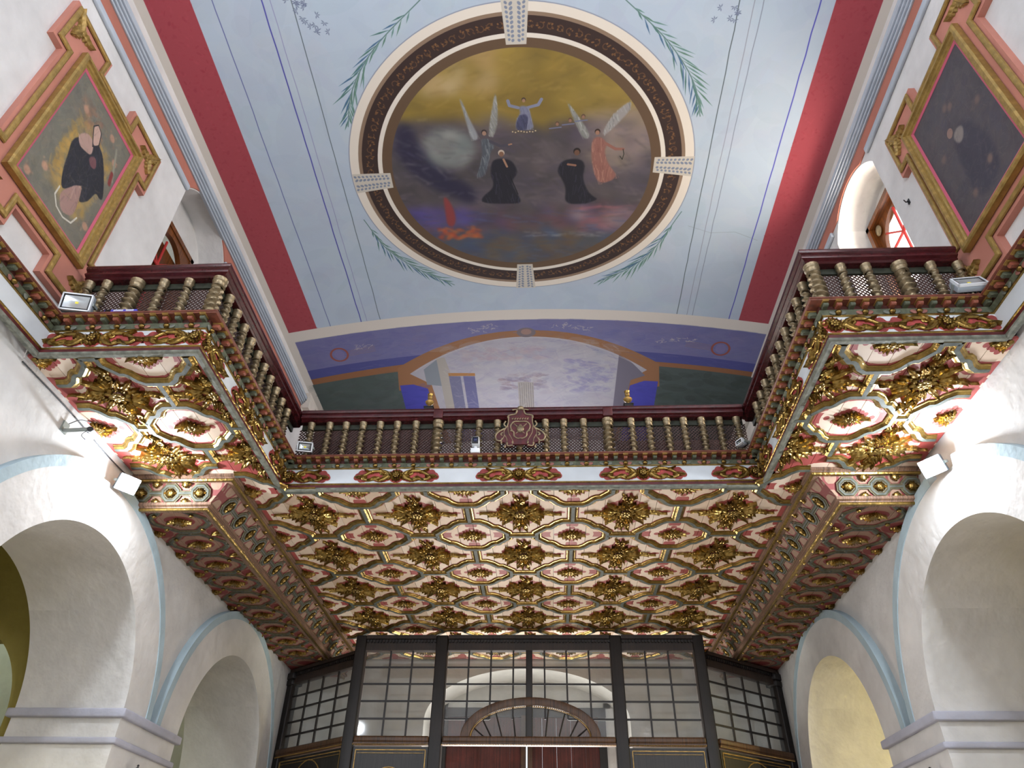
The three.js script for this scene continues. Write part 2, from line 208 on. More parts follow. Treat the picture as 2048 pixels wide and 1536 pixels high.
const fieldTex = ceilingTex(-4.0, -10.8, 1434, (g, X, Y, P, k) => {
  paintField(g, X, Y, k, -4.0, -10.8);
  g.fillStyle = '#d3ccc2'; g.fillRect(0, Y(-10.52), 2048, 200);
  for (const s of [-1, 1]) { wheat(g, P, s < 0 ? [[-2.61, -6.2], [-2.45, -5.68], [-2.05, -5.1], [-1.1, -4.3]] : [[2.77, -6.2], [2.61, -5.7], [2.18, -5.1], [1.4, -4.4]], k); wheat(g, P, s < 0 ? [[-1.35, -9.75], [-1.95, -9.3], [-2.47, -8.7], [-2.74, -8.0]] : [[1.35, -9.8], [2.0, -9.35], [2.36, -8.9], [2.75, -8.0]], k); }
  for (const [x, z] of [[-2.78, -4.45], [2.86, -4.72], [-2.9, -4.2], [-2.62, -4.62]]) for (let i = 0; i < 7; i++) { const cx = x + rr(-0.16, 0.16), cz = z + rr(-0.14, 0.14), a0 = rnd() * 6; for (let j = 0; j < 5; j++) { const a = a0 + j * 0.9; shape(g, [P(cx, cz), P(cx + 0.03 * cos(a - 0.25), cz + 0.03 * sin(a - 0.25)), P(cx + 0.055 * cos(a), cz + 0.055 * sin(a)), P(cx + 0.03 * cos(a + 0.25), cz + 0.03 * sin(a + 0.25))], '#6c7690'); } }
  const E = (r, c) => { g.fillStyle = c; g.beginPath(); g.ellipse(...P(...OVAL), r * k, r * 0.972 * (1434 / 6.8), 0, 0, 7); g.fill(); };
  E(2.79, '#8c93a4'); E(2.775, '#ddd5c8'); E(2.64, '#86705c'); E(2.585, '#33231f');
  for (let i = 0; i < 110; i++) {                                   // brown scrollwork in the dark ring
    const a = i / 110 * 2 * PI, r = 2.455, [x, y] = P(OVAL[0] + r * cos(a), OVAL[1] + r * 0.972 * sin(a));
    g.strokeStyle = '#5d4029'; g.lineWidth = 3; g.beginPath(); g.arc(x + rr(-2, 2), y + rr(-2, 2), 9, a + (i % 2) * PI, a + (i % 2) * PI + 4.2); g.stroke();
    for (let j = 0; j < 4; j++) { const b = rnd() * 6.3; g.fillStyle = ['#6a4a2c', '#563a24', '#785432'][j % 3]; g.beginPath(); g.ellipse(x + cos(b) * rr(5, 14), y + sin(b) * rr(5, 14), rr(2.5, 5.5), 2.6, b, 0, 7); g.fill(); }
  }
  E(2.335, '#ddd6ca'); E(2.265, '#5e4935');
  g.save(); g.beginPath(); g.ellipse(...P(...OVAL), 2.11 * k, 2.06 * (1434 / 6.8), 0, 0, 7); g.clip();
  const q = (l) => l.map((p) => P(...p)), kz = 1434 / 6.8;
  const D = (c, n, x0, x1, z0, z1, s0, s1, cols, a) => dabs(c, n, X(x0), X(x1), Y(z0), Y(z1), s0 * k, s1 * k, cols, a, 0.7);
  const S = (c, n, x0, x1, z0, z1, len, w, cols, a, dir = 0, sp = 0.8) => strokes(c, n, X(x0), X(x1), Y(z0), Y(z1), len * k, w * k, cols, a, dir, sp);
  shape(g, [P(-3, -4), P(3, -4), P(3, -10), P(-3, -10)], '#544d4c');
  layer(g, 14, (c) => {                                             // sky, clouds and ground
    shape(c, [P(-3, -4), P(3, -4), P(3, -6.0), P(1.5, -6.1), P(0.7, -6.45), P(0.2, -6.55), P(-0.5, -6.35), P(-1.6, -6.15), P(-3, -6.1)], '#85702f', true);
    D(c, 400, -2.2, 2.2, -4.9, -6.2, 0.08, 0.35, [[150, 124, 48], [118, 98, 42], [162, 138, 70], [104, 88, 46]], 0.35); D(c, 50, -1.4, -0.3, -5.1, -5.8, 0.08, 0.25, [[186, 166, 128], [172, 140, 92]], 0.4);
    D(c, 500, -2.2, 2.2, -6.3, -7.95, 0.08, 0.32, [[90, 82, 86], [66, 62, 70], [110, 100, 102], [80, 72, 92], [58, 54, 56]], 0.4);
    D(c, 90, 1.2, 2.1, -6.1, -7.2, 0.08, 0.25, [[146, 130, 126], [124, 110, 110], [156, 138, 108]], 0.45);
    for (let i = 0; i < 120; i++) { const a = rnd() * 6.3, r = rr(0.05, 0.42); stroke(c, [0, 0.35, 0.7].map((e) => P(-1.14 + r * cos(a + e), -6.74 + r * 0.95 * sin(a + e))), rgba([[146, 154, 150], [112, 124, 122], [168, 172, 162], [92, 98, 98]][i % 4], 0.5), 0.06 * k); }
    shape(c, q(FIG.dark), 'rgba(38,36,60,0.95)', true);
    D(c, 200, -2.2, 2.2, -7.9, -8.5, 0.06, 0.25, [[54, 48, 60], [70, 58, 66], [76, 66, 120], [122, 76, 84]], 0.4); D(c, 60, -2.0, -0.9, -7.9, -8.3, 0.05, 0.16, [[80, 70, 150], [92, 82, 156]], 0.5); D(c, 60, 0.9, 2.0, -8.0, -8.5, 0.05, 0.18, [[160, 148, 150], [186, 98, 108], [132, 122, 128]], 0.45);
    D(c, 340, -1.9, 1.9, -8.45, -9.35, 0.05, 0.22, [[48, 62, 104], [104, 78, 44], [60, 80, 94], [76, 70, 74], [64, 90, 130], [122, 92, 48]], 0.45);
  });
  layer(g, 3, (c) => {
    S(c, 260, -2.2, 2.2, -4.9, -6.2, 0.25, 0.04, [[164, 138, 62], [120, 98, 42], [178, 154, 92], [96, 80, 40]], 0.25, -0.2, 0.6); S(c, 420, -2.2, 2.2, -6.3, -7.9, 0.25, 0.05, [[104, 96, 98], [70, 66, 76], [120, 110, 112], [84, 76, 98], [62, 58, 60]], 0.3, 0.35, 0.7);
    S(c, 300, -1.9, 1.9, -8.0, -9.3, 0.3, 0.03, [[58, 74, 118], [120, 90, 50], [68, 92, 106], [88, 80, 84], [78, 102, 146], [64, 54, 60]], 0.4, 0.05, 0.25); D(c, 70, -1.5, -0.75, -8.35, -8.6, 0.03, 0.1, [[176, 76, 44], [158, 62, 44], [186, 104, 54]], 0.5); shape(c, q(FIG.fire), '#84393a', true);
    S(c, 60, 0, 1.4, -8.5, -8.62, 0.2, 0.012, [[176, 176, 176]], 0.5, 0.02, 0.1); S(c, 14, 1.0, 1.7, -7.95, -8.05, 0.4, 0.014, [[200, 110, 116]], 0.6, -0.1, 0.1);
  });
  const body = (pts, base, cols, dir) => { layer(g, 2, (c) => shape(c, q(pts), base, true)); const xs = pts.map((p) => p[0]), zs = pts.map((p) => p[1]); g.save(); g.beginPath(); q(pts).forEach((p, i) => (i ? g.lineTo(...p) : g.moveTo(...p))); g.clip(); S(g, 90, Math.min(...xs), Math.max(...xs), Math.max(...zs), Math.min(...zs), 0.22, 0.022, cols, 0.5, dir, 0.25); g.restore(); };
  const limb = (pts, c, w) => stroke(g, q(pts), c, w * k), head = (x, z, r, skin, hair) => { g.fillStyle = hair; g.beginPath(); g.ellipse(...P(x, z + r * 0.25), r * 1.05 * k, r * 1.2 * k, 0, 0, 7); g.fill(); g.fillStyle = skin; g.beginPath(); g.ellipse(...P(x, z - r * 0.2), r * 0.8 * k, r * 0.95 * k, 0, 0, 7); g.fill(); };
  for (const [w, c] of [[FIG.wLa, '#8d9094'], [FIG.wLb, '#85867f'], [FIG.wRa, '#7d7f7a'], [FIG.wRb, '#918d8b']]) body(w, c, [[176, 178, 176], [112, 114, 116], [150, 150, 148]], 1.3);
  body(FIG.chr, '#767a90', [[138, 142, 160], [98, 100, 122]], 1.5); body(FIG.chrlow, '#494b68', [[70, 72, 100], [56, 58, 82]], 1.3); limb(FIG.armcl, '#7c8096', 0.05); limb(FIG.armcr, '#7c8096', 0.05); head(0.11, -5.95, 0.032, '#96745c', '#43362c');
  for (let i = 0; i < 9; i++) { g.fillStyle = '#c2ae8c'; g.beginPath(); g.arc(...P(-0.08 + i * 0.045, -6.49 + rr(-0.02, 0.02)), 2.6, 0, 7); g.fill(); }
  body(FIG.angL, '#4e545c', [[112, 118, 126], [66, 72, 82], [136, 142, 146]], 1.6); limb(FIG.armL, '#46424e', 0.05); limb([[-0.15, -6.71], [-0.11, -6.7]], '#96735c', 0.03); head(-0.53, -6.48, 0.042, '#9c7c6a', '#3a3030');
  body(FIG.angR, '#8a5e54', [[190, 142, 124], [120, 78, 70], [160, 110, 96]], 1.5); limb(FIG.armR, '#8d6054', 0.05); limb([[1.67, -6.81], [1.69, -6.9], [1.67, -7.0], [1.63, -6.94]], '#33332c', 0.014); head(1.25, -6.51, 0.042, '#96705c', '#33261f');
  for (let i = 0; i < 3; i++) { head(0.62 + i * 0.2, -6.36 + i * 0.06, 0.03, '#8c6854', '#5a4636'); limb([[0.5 + i * 0.2, -6.44 + i * 0.06], [0.68 + i * 0.2, -6.42 + i * 0.06]], '#686c86', 0.022); }
  body(FIG.monkL, '#1e1d27', [[48, 48, 68], [28, 26, 34], [60, 60, 84]], 1.5); limb([[-0.25, -6.98], [-0.2, -7.12]], '#9c7860', 0.035); limb([[-0.16, -7.3], [-0.04, -7.68]], '#15141a', 0.014); head(-0.28, -6.87, 0.05, '#7c5b48', '#b9aa9a');
  body(FIG.monkR, '#1e1d26', [[48, 48, 66], [28, 26, 34], [58, 58, 80]], 1.6); limb([[0.8, -7.1], [0.92, -7.12]], '#86624f', 0.04); head(0.94, -6.87, 0.055, '#6a4c3c', '#241c1a');
  g.restore();
  // stencilled keystones
  for (const a of [0.0, PI / 2, PI, -PI / 2]) {
    g.save(); g.translate(...P(OVAL[0] + 2.46 * cos(a), OVAL[1] - (a === 0 ? -0.1 : a === PI ? 0.06 : 0) - 2.41 * sin(a))); g.rotate(a + PI / 2);
    const hw = 0.19 * k, nw = 0.145 * k, hh = 0.31 * k; shape(g, [[-hw, -hh], [hw, -hh], [nw, hh], [-nw, hh]], '#c2bcb0');
    g.fillStyle = '#7b8496'; for (const s of [-1, 1]) for (let i = 0; i < 9; i++) { const yy = -hh + 8 + i * 13.4, w = (hw - (hw - nw) * i / 9) - 6; g.beginPath(); g.ellipse(s * w * 0.36, yy + 3, w * 0.2, 4.4, s * 0.9, 0, 7); g.fill(); g.beginPath(); g.ellipse(s * w * 0.78, yy, w * 0.16, 4, -s * 0.8, 0, 7); g.fill(); } g.restore();
  }
  stroke(g, [P(2.9, -8.3), P(3.3, -8.42), P(3.7, -8.36), P(4.1, -8.5)], 'rgba(120,122,126,0.5)', 1.5);
});
const muralTex = ceilingTex(-10.8, END, 948, (g, X, Y, P, k) => {
  const D = (n, x0, x1, z0, z1, s0, s1, cols, a) => dabs(g, n, X(x0), X(x1), Y(z0), Y(z1), s0 * k, s1 * k, cols, a, 0.6), poly = (pts, c, sm) => shape(g, pts.map((p) => P(...p)), c, sm);
  g.fillStyle = '#cfc8be'; g.fillRect(0, 0, 2048, 948);
  poly([[-4.7, -10.82], [4.78, -10.82], [4.78, -16], [-4.7, -16]], '#6e6e98'); D(500, -4.6, 4.7, -10.85, -11.75, 0.05, 0.3, [[98, 98, 146], [122, 118, 154], [112, 106, 140], [88, 90, 146]], 0.2);
  poly([[-4.7, -11.75], [4.78, -11.75], [4.78, -12.1], [-4.7, -12.05]], '#474a86');
  poly([[-4.7, -12.05], [-2.6, -12.0], [2.6, -12.05], [4.78, -12.02], [4.78, -12.2], [-4.7, -12.24]], '#8a5c3a');
  poly([[-4.72, -12.24], [4.8, -12.18], [4.8, -16], [-4.7, -16]], '#46524f'); D(260, -4.6, -2.8, -12.3, -15, 0.05, 0.3, [[72, 86, 82], [92, 100, 96], [60, 68, 66]], 0.2); D(200, 2.9, 4.7, -12.3, -15, 0.05, 0.3, [[50, 60, 56], [64, 74, 70], [40, 46, 44]], 0.25);
  const arch = (rx, z0, rise) => { const pts = []; for (let i = 0; i <= 40; i++) { const x = -rx + 2 * rx * i / 40; pts.push([x, z0 + rise * (1 - Math.pow(Math.abs(x / rx), 2.1))]); } return pts; };
  poly([...arch(2.85, -12.1, 0.95), [2.95, -12.9], [2.3, -13.0], [2.15, -16], [-2.15, -16], [-2.3, -13.0], [-2.95, -12.9]], '#8f6340');
  for (const s of [-1, 1]) { poly([[s * 2.9, -12.72], [s * 2.6, -12.74], [s * 2.3, -12.95], [s * 2.25, -16], [s * 2.95, -16]], '#3f3fa0'); D(40, s < 0 ? -2.9 : 2.3, s < 0 ? -2.3 : 2.9, -12.8, -14, 0.04, 0.14, [[70, 66, 170], [52, 52, 140]], 0.3); }
  poly([...arch(2.62, -12.35, 1.0), [2.2, -12.8], [1.98, -16], [-1.98, -16], [-2.2, -12.8]], '#a5a2aa');
  D(500, -1.95, 1.95, -11.45, -15, 0.06, 0.32, [[170, 168, 176], [146, 146, 160], [184, 180, 178], [136, 138, 164], [160, 150, 154]], 0.22);
  D(90, -1.4, 0.4, -11.7, -12.1, 0.04, 0.16, [[172, 154, 156], [160, 140, 146]], 0.3); D(160, 0.9, 1.9, -12.1, -13.3, 0.04, 0.16, [[180, 178, 178], [124, 122, 164], [112, 110, 156]], 0.3); D(70, -0.6, 0.4, -12.6, -13.2, 0.05, 0.16, [[134, 112, 116], [112, 104, 126]], 0.3);
  poly([[-1.98, -11.9], [-1.8, -11.9], [-1.72, -12.5], [-1.75, -16], [-1.98, -16]], '#a09a92'); poly([[-1.78, -12.45], [-1.19, -12.52], [-1.19, -12.62], [-1.78, -12.56]], '#a5743f'); poly([[-1.78, -12.56], [-1.52, -12.6], [-1.52, -16], [-1.78, -16]], '#6a6a86'); poly([[-1.46, -12.6], [-1.2, -12.63], [-1.2, -16], [-1.46, -16]], '#62628a');
  poly([[1.98, -11.9], [2.25, -12.1], [2.6, -12.55], [2.3, -12.75], [2.05, -16], [1.98, -16]], '#6b6674'); poly([[-2.3, -12.25], [-1.98, -11.95], [-1.98, -12.9], [-2.3, -12.8]], '#7d848c');
  poly([[-0.24, -12.92], [-0.06, -12.9], [0.12, -12.95], [0.12, -16], [-0.24, -16]], '#97918c'); for (let i = 0; i < 7; i++) stroke(g, [P(-0.2 + i * 0.05, -12.95), P(-0.2 + i * 0.05, -15)], 'rgba(70,66,70,0.6)', 2);
  strokes(g, 500, X(-1.9), X(1.9), Y(-11.5), Y(-14), 60, 8, [[176, 172, 178], [140, 140, 158], [190, 184, 180], [128, 126, 160]], 0.2, 0.2, 1.2); strokes(g, 300, X(-4.6), X(4.7), Y(-10.9), Y(-12), 70, 7, [[110, 108, 156], [134, 128, 160], [86, 86, 136]], 0.2, 0, 0.5);
  stroke(g, arch(2.5, -12.3, 0.93).map((p) => P(...p)), 'rgba(200,190,180,0.5)', 3);
  for (const [x, z] of [[-3.95, -11.41], [4.01, -11.42]]) { g.strokeStyle = '#8d4d44'; g.lineWidth = 9; g.beginPath(); g.ellipse(...P(x, z), 0.17 * k, 0.2 * k, 0, 0, 7); g.stroke(); g.fillStyle = '#77709c'; g.beginPath(); g.ellipse(...P(x, z), 0.1 * k, 0.14 * k, 0, 0, 7); g.fill(); for (let i = 0; i < 5; i++) stroke(g, [P(x + (x < 0 ? 0.2 : -0.2), z - 0.08 + i * 0.04), P(x + (x < 0 ? 0.75 : -0.7), z - 0.04 + i * 0.04)], 'rgba(140,110,100,0.7)', 2.5); }
  g.fillStyle = '#6f6468'; g.beginPath(); g.ellipse(...P(0, -11.22), 0.2 * k, 0.15 * k, 0, 0, 7); g.fill(); g.fillStyle = '#94766c'; g.beginPath(); g.ellipse(...P(0, -11.2), 0.11 * k, 0.09 * k, 0, 0, 7); g.fill();
  for (const [x, z] of [[-0.75, -11.0], [0.75, -11.0], [1.15, -11.08], [-1.05, -11.1], [-3.4, -11.25], [3.3, -11.25], [2.9, -11.35]]) for (let i = 0; i < 16; i++) { const a = rnd() * 6.3, cx = x + rr(-0.18, 0.18), cz = z + rr(-0.07, 0.07); stroke(g, [P(cx, cz), P(cx + 0.07 * cos(a), cz + 0.04 * sin(a))], 'rgba(190,182,170,0.55)', 3); }
  g.fillStyle = '#d3ccc2'; g.fillRect(0, 0, X(-4.71), Y(-12.2)); g.fillRect(X(4.77), 0, 200, Y(-12.2));
});
{
  const c = struct('ceiling', null, null, 'shallow blue barrel vault with red side stripes and a painted round medallion', 'ceiling');
  const plainTex = canvasTex(1024, 1024, (g) => { const k = 1024 / (2 * W); g.scale(0.5, 0.5); paintField(g, (x) => (x + W) * 2 * k, (z) => (FRONT - z) / (FRONT + 4) * 2048, 2 * k, FRONT, -4); });
  part('plain_vault', vault(FRONT, -4.0, null), std(0xffffff, 0.85, { map: plainTex }), c);
  part('medallion_vault', vault(-4.0, -10.8), std(0xffffff, 0.85, { map: fieldTex, bumpMap: roughM, bumpScale: 0.004 }), c).userData.label = 'painted round medallion with kneeling and winged figures';
  part('mural_vault', vault(-10.8, END), std(0xffffff, 0.85, { map: muralTex }), c).userData.label = 'painted mural with an orange arch on violet';
  part('roof_slab', fin(box(2 * (W + TH), 0.3, FRONT - END + 1.6, 0, 11.85, (FRONT + END) / 2 - 0.4)), M.wall, c);
}
// aisles behind the arcades
for (const s of [-1, 1]) {
  const side = s < 0 ? 'left' : 'right', xo = 9.2;
  struct(`wall_aisle_${side}`, fin(box(0.3, 7.2, FRONT - END, s * (xo + 0.15), 3.6, (FRONT + END) / 2)), s < 0 ? M.mint : M.yellow, s < 0 ? 'pale green outer wall of the aisle behind the left arcade' : 'cream yellow outer wall of the aisle seen through the arch', 'wall');
  struct(`ceiling_aisle_${side}`, fin(box(xo - W - TH + 0.3, 0.3, FRONT - END, s * (W + TH + xo) / 2, 7.15, (FRONT + END) / 2)), s < 0 ? M.olive : M.yellow, s < 0 ? 'olive yellow aisle ceiling behind the left arcade' : 'yellow aisle ceiling behind the right arcade', 'ceiling');
  for (let i = 0; i < BAYS.length - 1; i++) {
    const za = BAYS[i] + R1 + 0.25, zb = BAYS[i + 1] - R1 - 0.25, x0 = W + TH, x1 = xo, cx = (x0 + x1) / 2, hw = (x1 - x0) / 2, r = hw - 0.27;
    const q = new THREE.Shape([[cx - hw, 0], [cx + hw, 0], [cx + hw, 7.0], [cx - hw, 7.0]].map((p) => new THREE.Vector2(...p))), h = new THREE.Path(); h.moveTo(cx - r, 0.01); h.lineTo(cx + r, 0.01); h.lineTo(cx + r, ARCH_Y); h.absarc(cx, ARCH_Y, r, 0, PI, false); h.lineTo(cx - r, 0.01); q.holes.push(h);
    const g = bare(new THREE.ExtrudeGeometry(q, { depth: zb - za, bevelEnabled: false, curveSegments: 24 }).translate(0, 0, za)); if (s < 0) g.scale(-1, 1, 1);
    struct(`wall_transverse_${side}_${i + 1}`, fin(g, 0.5), s < 0 ? M.olive : M.yellow, `${s < 0 ? 'olive' : 'cream'} transverse arch spanning the aisle`, 'wall').userData.group = `${side} aisle arches`;
  }
}
for (const [x, y, z, c, where] of [[-8.6, 5.2, -3.4, 0xfff2c4, 'olive left aisle'], [8.3, 4.6, -10.9, 0xfff0bc, 'yellow right aisle'], [-7.0, 6.3, -11.0, 0xf2fff8, 'pale green left aisle behind the second arch']]) {  // lamps out of view, placed to light the aisles behind the arches
  const t = thing('unseen_globe_lamp', `unseen opal globe lamp placed to light the ${where}`, 'lamp', [x, y, z]); part('globe', fin(ball(0.12, 0, 0, 0, 1, 1, 1, 18), 1.2), M.globe, t); part('rod', fin(rod([0, 0.11, 0], [0, 7.0 - y, 0], 0.012)), M.metalDark, t);
  const l = new THREE.PointLight(c, x > 0 ? 2.6 * AISLE : z > -5 ? 3.5 * AISLE : 0.5 * AISLE); l.position.set(x, y, z); l.castShadow = true; l.shadow.radius = 4; l.name = 'unseen_globe_lamp_light'; scene.add(l);
}
// back wall with its arched door recess, and the front wall behind the camera
{
  const q = new THREE.Shape([[-9.5, -0.1], [9.5, -0.1], [9.5, 12], [-9.5, 12]].map((p) => new THREE.Vector2(...p)));
  const h = new THREE.Path(); h.moveTo(-2.15, 0); h.lineTo(1.95, 0); h.lineTo(1.95, 4.95); h.absellipse(-0.1, 4.95, 2.05, 1.0, 0, PI, false); h.lineTo(-2.15, 0); q.holes.push(h); const hw = new THREE.Path(); hw.moveTo(-1.3, 7.7); hw.lineTo(1.3, 7.7); hw.lineTo(1.3, 10.3); hw.lineTo(-1.3, 10.3); hw.lineTo(-1.3, 7.7); q.holes.push(hw);
  const back = struct('wall_back', fin(new THREE.ExtrudeGeometry(q, { depth: 0.95, bevelEnabled: false, curveSegments: 32 }).translate(0, 0, END - 0.95), 0.5), M.wall, 'white end wall with an arched recess round the street door', 'wall');
  part('recess_wall', fin([box(0.5, 6.2, 0.3, -2.05, 3.1, END - 1.1), box(0.7, 6.2, 0.3, 1.85, 3.1, END - 1.1), box(3.6, 0.75, 0.3, -0.15, 5.78, END - 1.1)]), M.wall, back);
  struct('wall_front', fin(box(19, 12.1, 0.3, 0, 5.95, FRONT + 0.15)), M.wall, 'white wall of the nave behind the viewer', 'wall');
  const d = struct('door_1', null, null, 'tall dark red plank street door with a bright slit between its leaves', 'door');
  for (let i = 0; i < 10; i++) { const left = i < 5, w = left ? 0.33 : 0.296, x = left ? -1.8 + (i + 0.5) * (w + 0.003) : -0.1 + (i - 5 + 0.5) * (w + 0.003); part('plank', fin(box(w, 1.95, 0.06, x, 4.28, END - 0.99)), M.woodRed, d); }
  part('door_frame', fin([box(0.16, 5.4, 0.14, -1.87, 2.7, END - 0.98), box(0.16, 5.4, 0.14, 1.45, 2.7, END - 0.98), box(3.5, 0.18, 0.14, -0.21, 5.32, END - 0.98)]), M.woodDark, d);
  part('meeting_stile', fin([box(0.1, 1.95, 0.09, -0.185, 4.28, END - 0.95), box(0.1, 1.95, 0.09, -0.055, 4.28, END - 0.95), box(3.2, 0.14, 0.1, -0.2, 3.35, END - 0.96)]), M.woodWarm, d);
  for (let i = 0; i < 2; i++) part('rail', fin(box(1.4, 0.1, 0.04, i ? 0.7 : -1.0, 4.75, END - 0.945)), M.woodRed, d);
  const dl = new THREE.RectAreaLight(0xfdf8f2, DOOR_LIGHT, 3.1, 3.1); dl.name = 'unseen_door_daylight'; dl.position.set(-0.2, 1.65, END - 0.9); dl.lookAt(-0.2, 1.65, 0); scene.add(dl);  // open wicket out of view, placed to light entrance floor and soffit
}
// upper windows in their deep recesses
let nWin = 1;
{
  const w = struct('window_1', null, null, 'unseen facade window of the choir behind the balustrade, placed to light the mural vault', 'window');  // hidden by the rail, placed to light the rear vault and mural
  for (let i = 0; i < 3; i++) for (let j = 0; j < 3; j++) part('pane', fin(box(0.84, 0.84, 0.01, -0.867 + i * 0.867, 8.13 + j * 0.867, END - 0.5)), M.windowGlow, w);
  part('frame', fin([...[-1.3, -0.433, 0.433, 1.3].map((x) => box(0.07, 2.6, 0.09, x, 9.0, END - 0.48)), ...[7.7, 8.567, 9.433, 10.3].map((y) => box(2.6, 0.07, 0.08, 0, y, END - 0.48))]), M.woodDark, w);
  const l = new THREE.RectAreaLight(0xfbf8ff, DAY_END, 2.4, 2.4); l.name = 'window_daylight'; l.position.set(0, 9.0, END - 0.4); l.lookAt(0, 9.0, 0); scene.add(l);
}
for (const side of ['left', 'right']) WINDOWS[side].forEach((z, i) => {  // all but the first on each side are unseen, placed to light the nave
  const s = side === 'left' ? -1 : 1, lit = !(side === 'left' && i === 0), x = s * (W + 0.5), top = 10.12, FW = 0.6;
  const w = struct(`window_${++nWin}`, null, null, i === 0 ? (lit ? 'bright window with an orange wood frame and red glazing bars above the right arm of the loft' : 'shuttered wooden window in shade above the left arm of the loft') : 'unseen tall window of the upper nave wall behind the viewer, placed to light the nave', 'window');
  const at = (g) => { g.rotateY(PI / 2); g.translate(x, 0, 0); return g; };                    // local x -> -z
  const rect = (K, hw, y0, y1) => { const p = new K(); p.moveTo(-z - hw, y0); p.lineTo(-z + hw, y0); p.lineTo(-z + hw, y1); p.lineTo(-z - hw, y1); p.lineTo(-z - hw, y0); return p; };
  const fr = rect(THREE.Shape, FW, WIN_SILL - 0.1, top), h = new THREE.Path(); h.moveTo(-z - 0.45, WIN_SILL + 0.1); h.lineTo(-z + 0.45, WIN_SILL + 0.1); h.lineTo(-z + 0.45, top - 0.62); h.absarc(-z, top - 0.62, 0.45, 0, PI, false); h.lineTo(-z - 0.45, WIN_SILL + 0.1); fr.holes.push(h);
  part('frame', fin(at(new THREE.ExtrudeGeometry(fr, { depth: 0.08, bevelEnabled: false, curveSegments: 20 }))), M.orangeWood, w);
  part('frame_moulding', fin([box(0.12, 0.08, 2 * FW, x - s * 0.04, top - 0.04, z), box(0.12, top - WIN_SILL, 0.08, x - s * 0.04, (top + WIN_SILL) / 2, z - FW + 0.04), box(0.12, top - WIN_SILL, 0.08, x - s * 0.04, (top + WIN_SILL) / 2, z + FW - 0.04)]), M.orangeWood, w);
  for (const k of [-1, 1]) part('oval_boss', fin(bare(new THREE.SphereGeometry(0.075, 14, 10).scale(0.35, 1.25, 1).translate(x - s * 0.03, top - 0.2, z + k * 0.42))), M.goldDull, w);
  const plate = rect(THREE.Shape, WIN_R + 0.1, WIN_SILL - 0.1, 10.75); plate.holes.push(rect(THREE.Path, FW - 0.02, WIN_SILL - 0.05, top - 0.02));
  part('lunette', fin(at(new THREE.ExtrudeGeometry(plate, { depth: 0.1, bevelEnabled: false })).translate(s * 0.01, 0, 0)), M.wall, w);
  part('pane', fin(box(0.01, top - WIN_SILL - 0.3, 1.0, x + s * 0.06, (top + WIN_SILL) / 2 - 0.1, z)), lit ? M.windowGlow : M.orangeWood, w);
  part('glazing_bar', fin([rod([x + s * 0.02, WIN_SILL, z], [x + s * 0.02, top - 0.2, z], 0.02), rod([x + s * 0.02, top - 0.7, z - 0.5], [x + s * 0.02, top - 0.7, z + 0.5], 0.02), rod([x + s * 0.02, WIN_SILL + 0.5, z - 0.5], [x + s * 0.02, WIN_SILL + 0.5, z + 0.5], 0.02), rod([x + s * 0.02, top - 0.7, z], [x + s * 0.02, top - 0.35, z + 0.35], 0.015), rod([x + s * 0.02, top - 0.7, z], [x + s * 0.02, top - 0.35, z - 0.35], 0.015)]), M.redBar, w);
  if (lit) daylight('window_daylight', x - s * 0.08, (top + WIN_SILL) / 2 - 0.1, z, 0.98, top - WIN_SILL - 0.4, -s, i === 0 ? DAY_LOFT : s > 0 ? DAY_RIGHT : DAY_LEFT, i === 0 ? 0xfff0dc : 0xf4f6ff);
});

// ---------------------------------------------------------------- carved ornaments (modelled with their relief along +y)
function leaf(L, wd, H, { ang = 0, at = [0, 0], lobes = 4, bend = 0, base = 0.25, lift = 0 } = {}) {
  const g = grid(16, 8, (u, v) => {                                  // a scalloped leaf with a raised midrib, rolled edges and a curled tip
    const a = v * 2 - 1, q = Math.abs(a), sc = Math.abs(sin(u * lobes * PI)), w = wd * (base * (1 - u) + Math.pow(sin(PI * Math.min(1, u * 0.92 + 0.06)), 0.7)) * (0.66 + 0.38 * sc) * (1 - 0.5 * u);
    const across = q > 0.86 ? 0.72 * (1 - q) / 0.14 : 0.72 - 0.34 * sin(PI * Math.min(1, q / 0.86)) * (0.55 + 0.45 * (1 - sc)) + 0.36 * Math.pow(Math.max(0, 1 - q * 3.2), 1.2);
    const along = 0.55 + 0.55 * sin(PI * Math.min(1, u * 0.8 + 0.12)) + (u > 0.66 ? 0.55 * (u - 0.66) / 0.34 : 0);
    return [u * L, H * across * along + (q > 0.99 ? 0 : lift * u), a * w / 2 + bend * sin(u * PI * 0.9) * L];
  });
  return g.rotateY(-ang).translate(at[0], 0, at[1]);
}
function curl(pts, r0, r1, flat = 0.8, n = 22) {                     // tapering scroll in the x-z plane
  const c = new THREE.CatmullRomCurve3(pts.map((p) => new THREE.Vector3(p[0], 0, p[1])));
  return grid(n, 8, (u, v) => { const p = c.getPoint(u), t = c.getTangent(u), r = r0 + (r1 - r0) * u, a = v * 2 * PI; return [p.x - t.z * cos(a) * r, r * flat * (1 + sin(a)) * 0.9, p.z + t.x * cos(a) * r]; });
}
const spiral = (cx, cz, r, a0, turns, end = 0.25) => { const p = []; const n = 10 * Math.abs(turns) + 4; for (let i = 0; i <= n; i++) { const t = i / n, a = a0 + turns * 2 * PI * t, q = r * (1 - (1 - end) * t); p.push([cx + q * cos(a), cz + q * sin(a)]); } return p; };
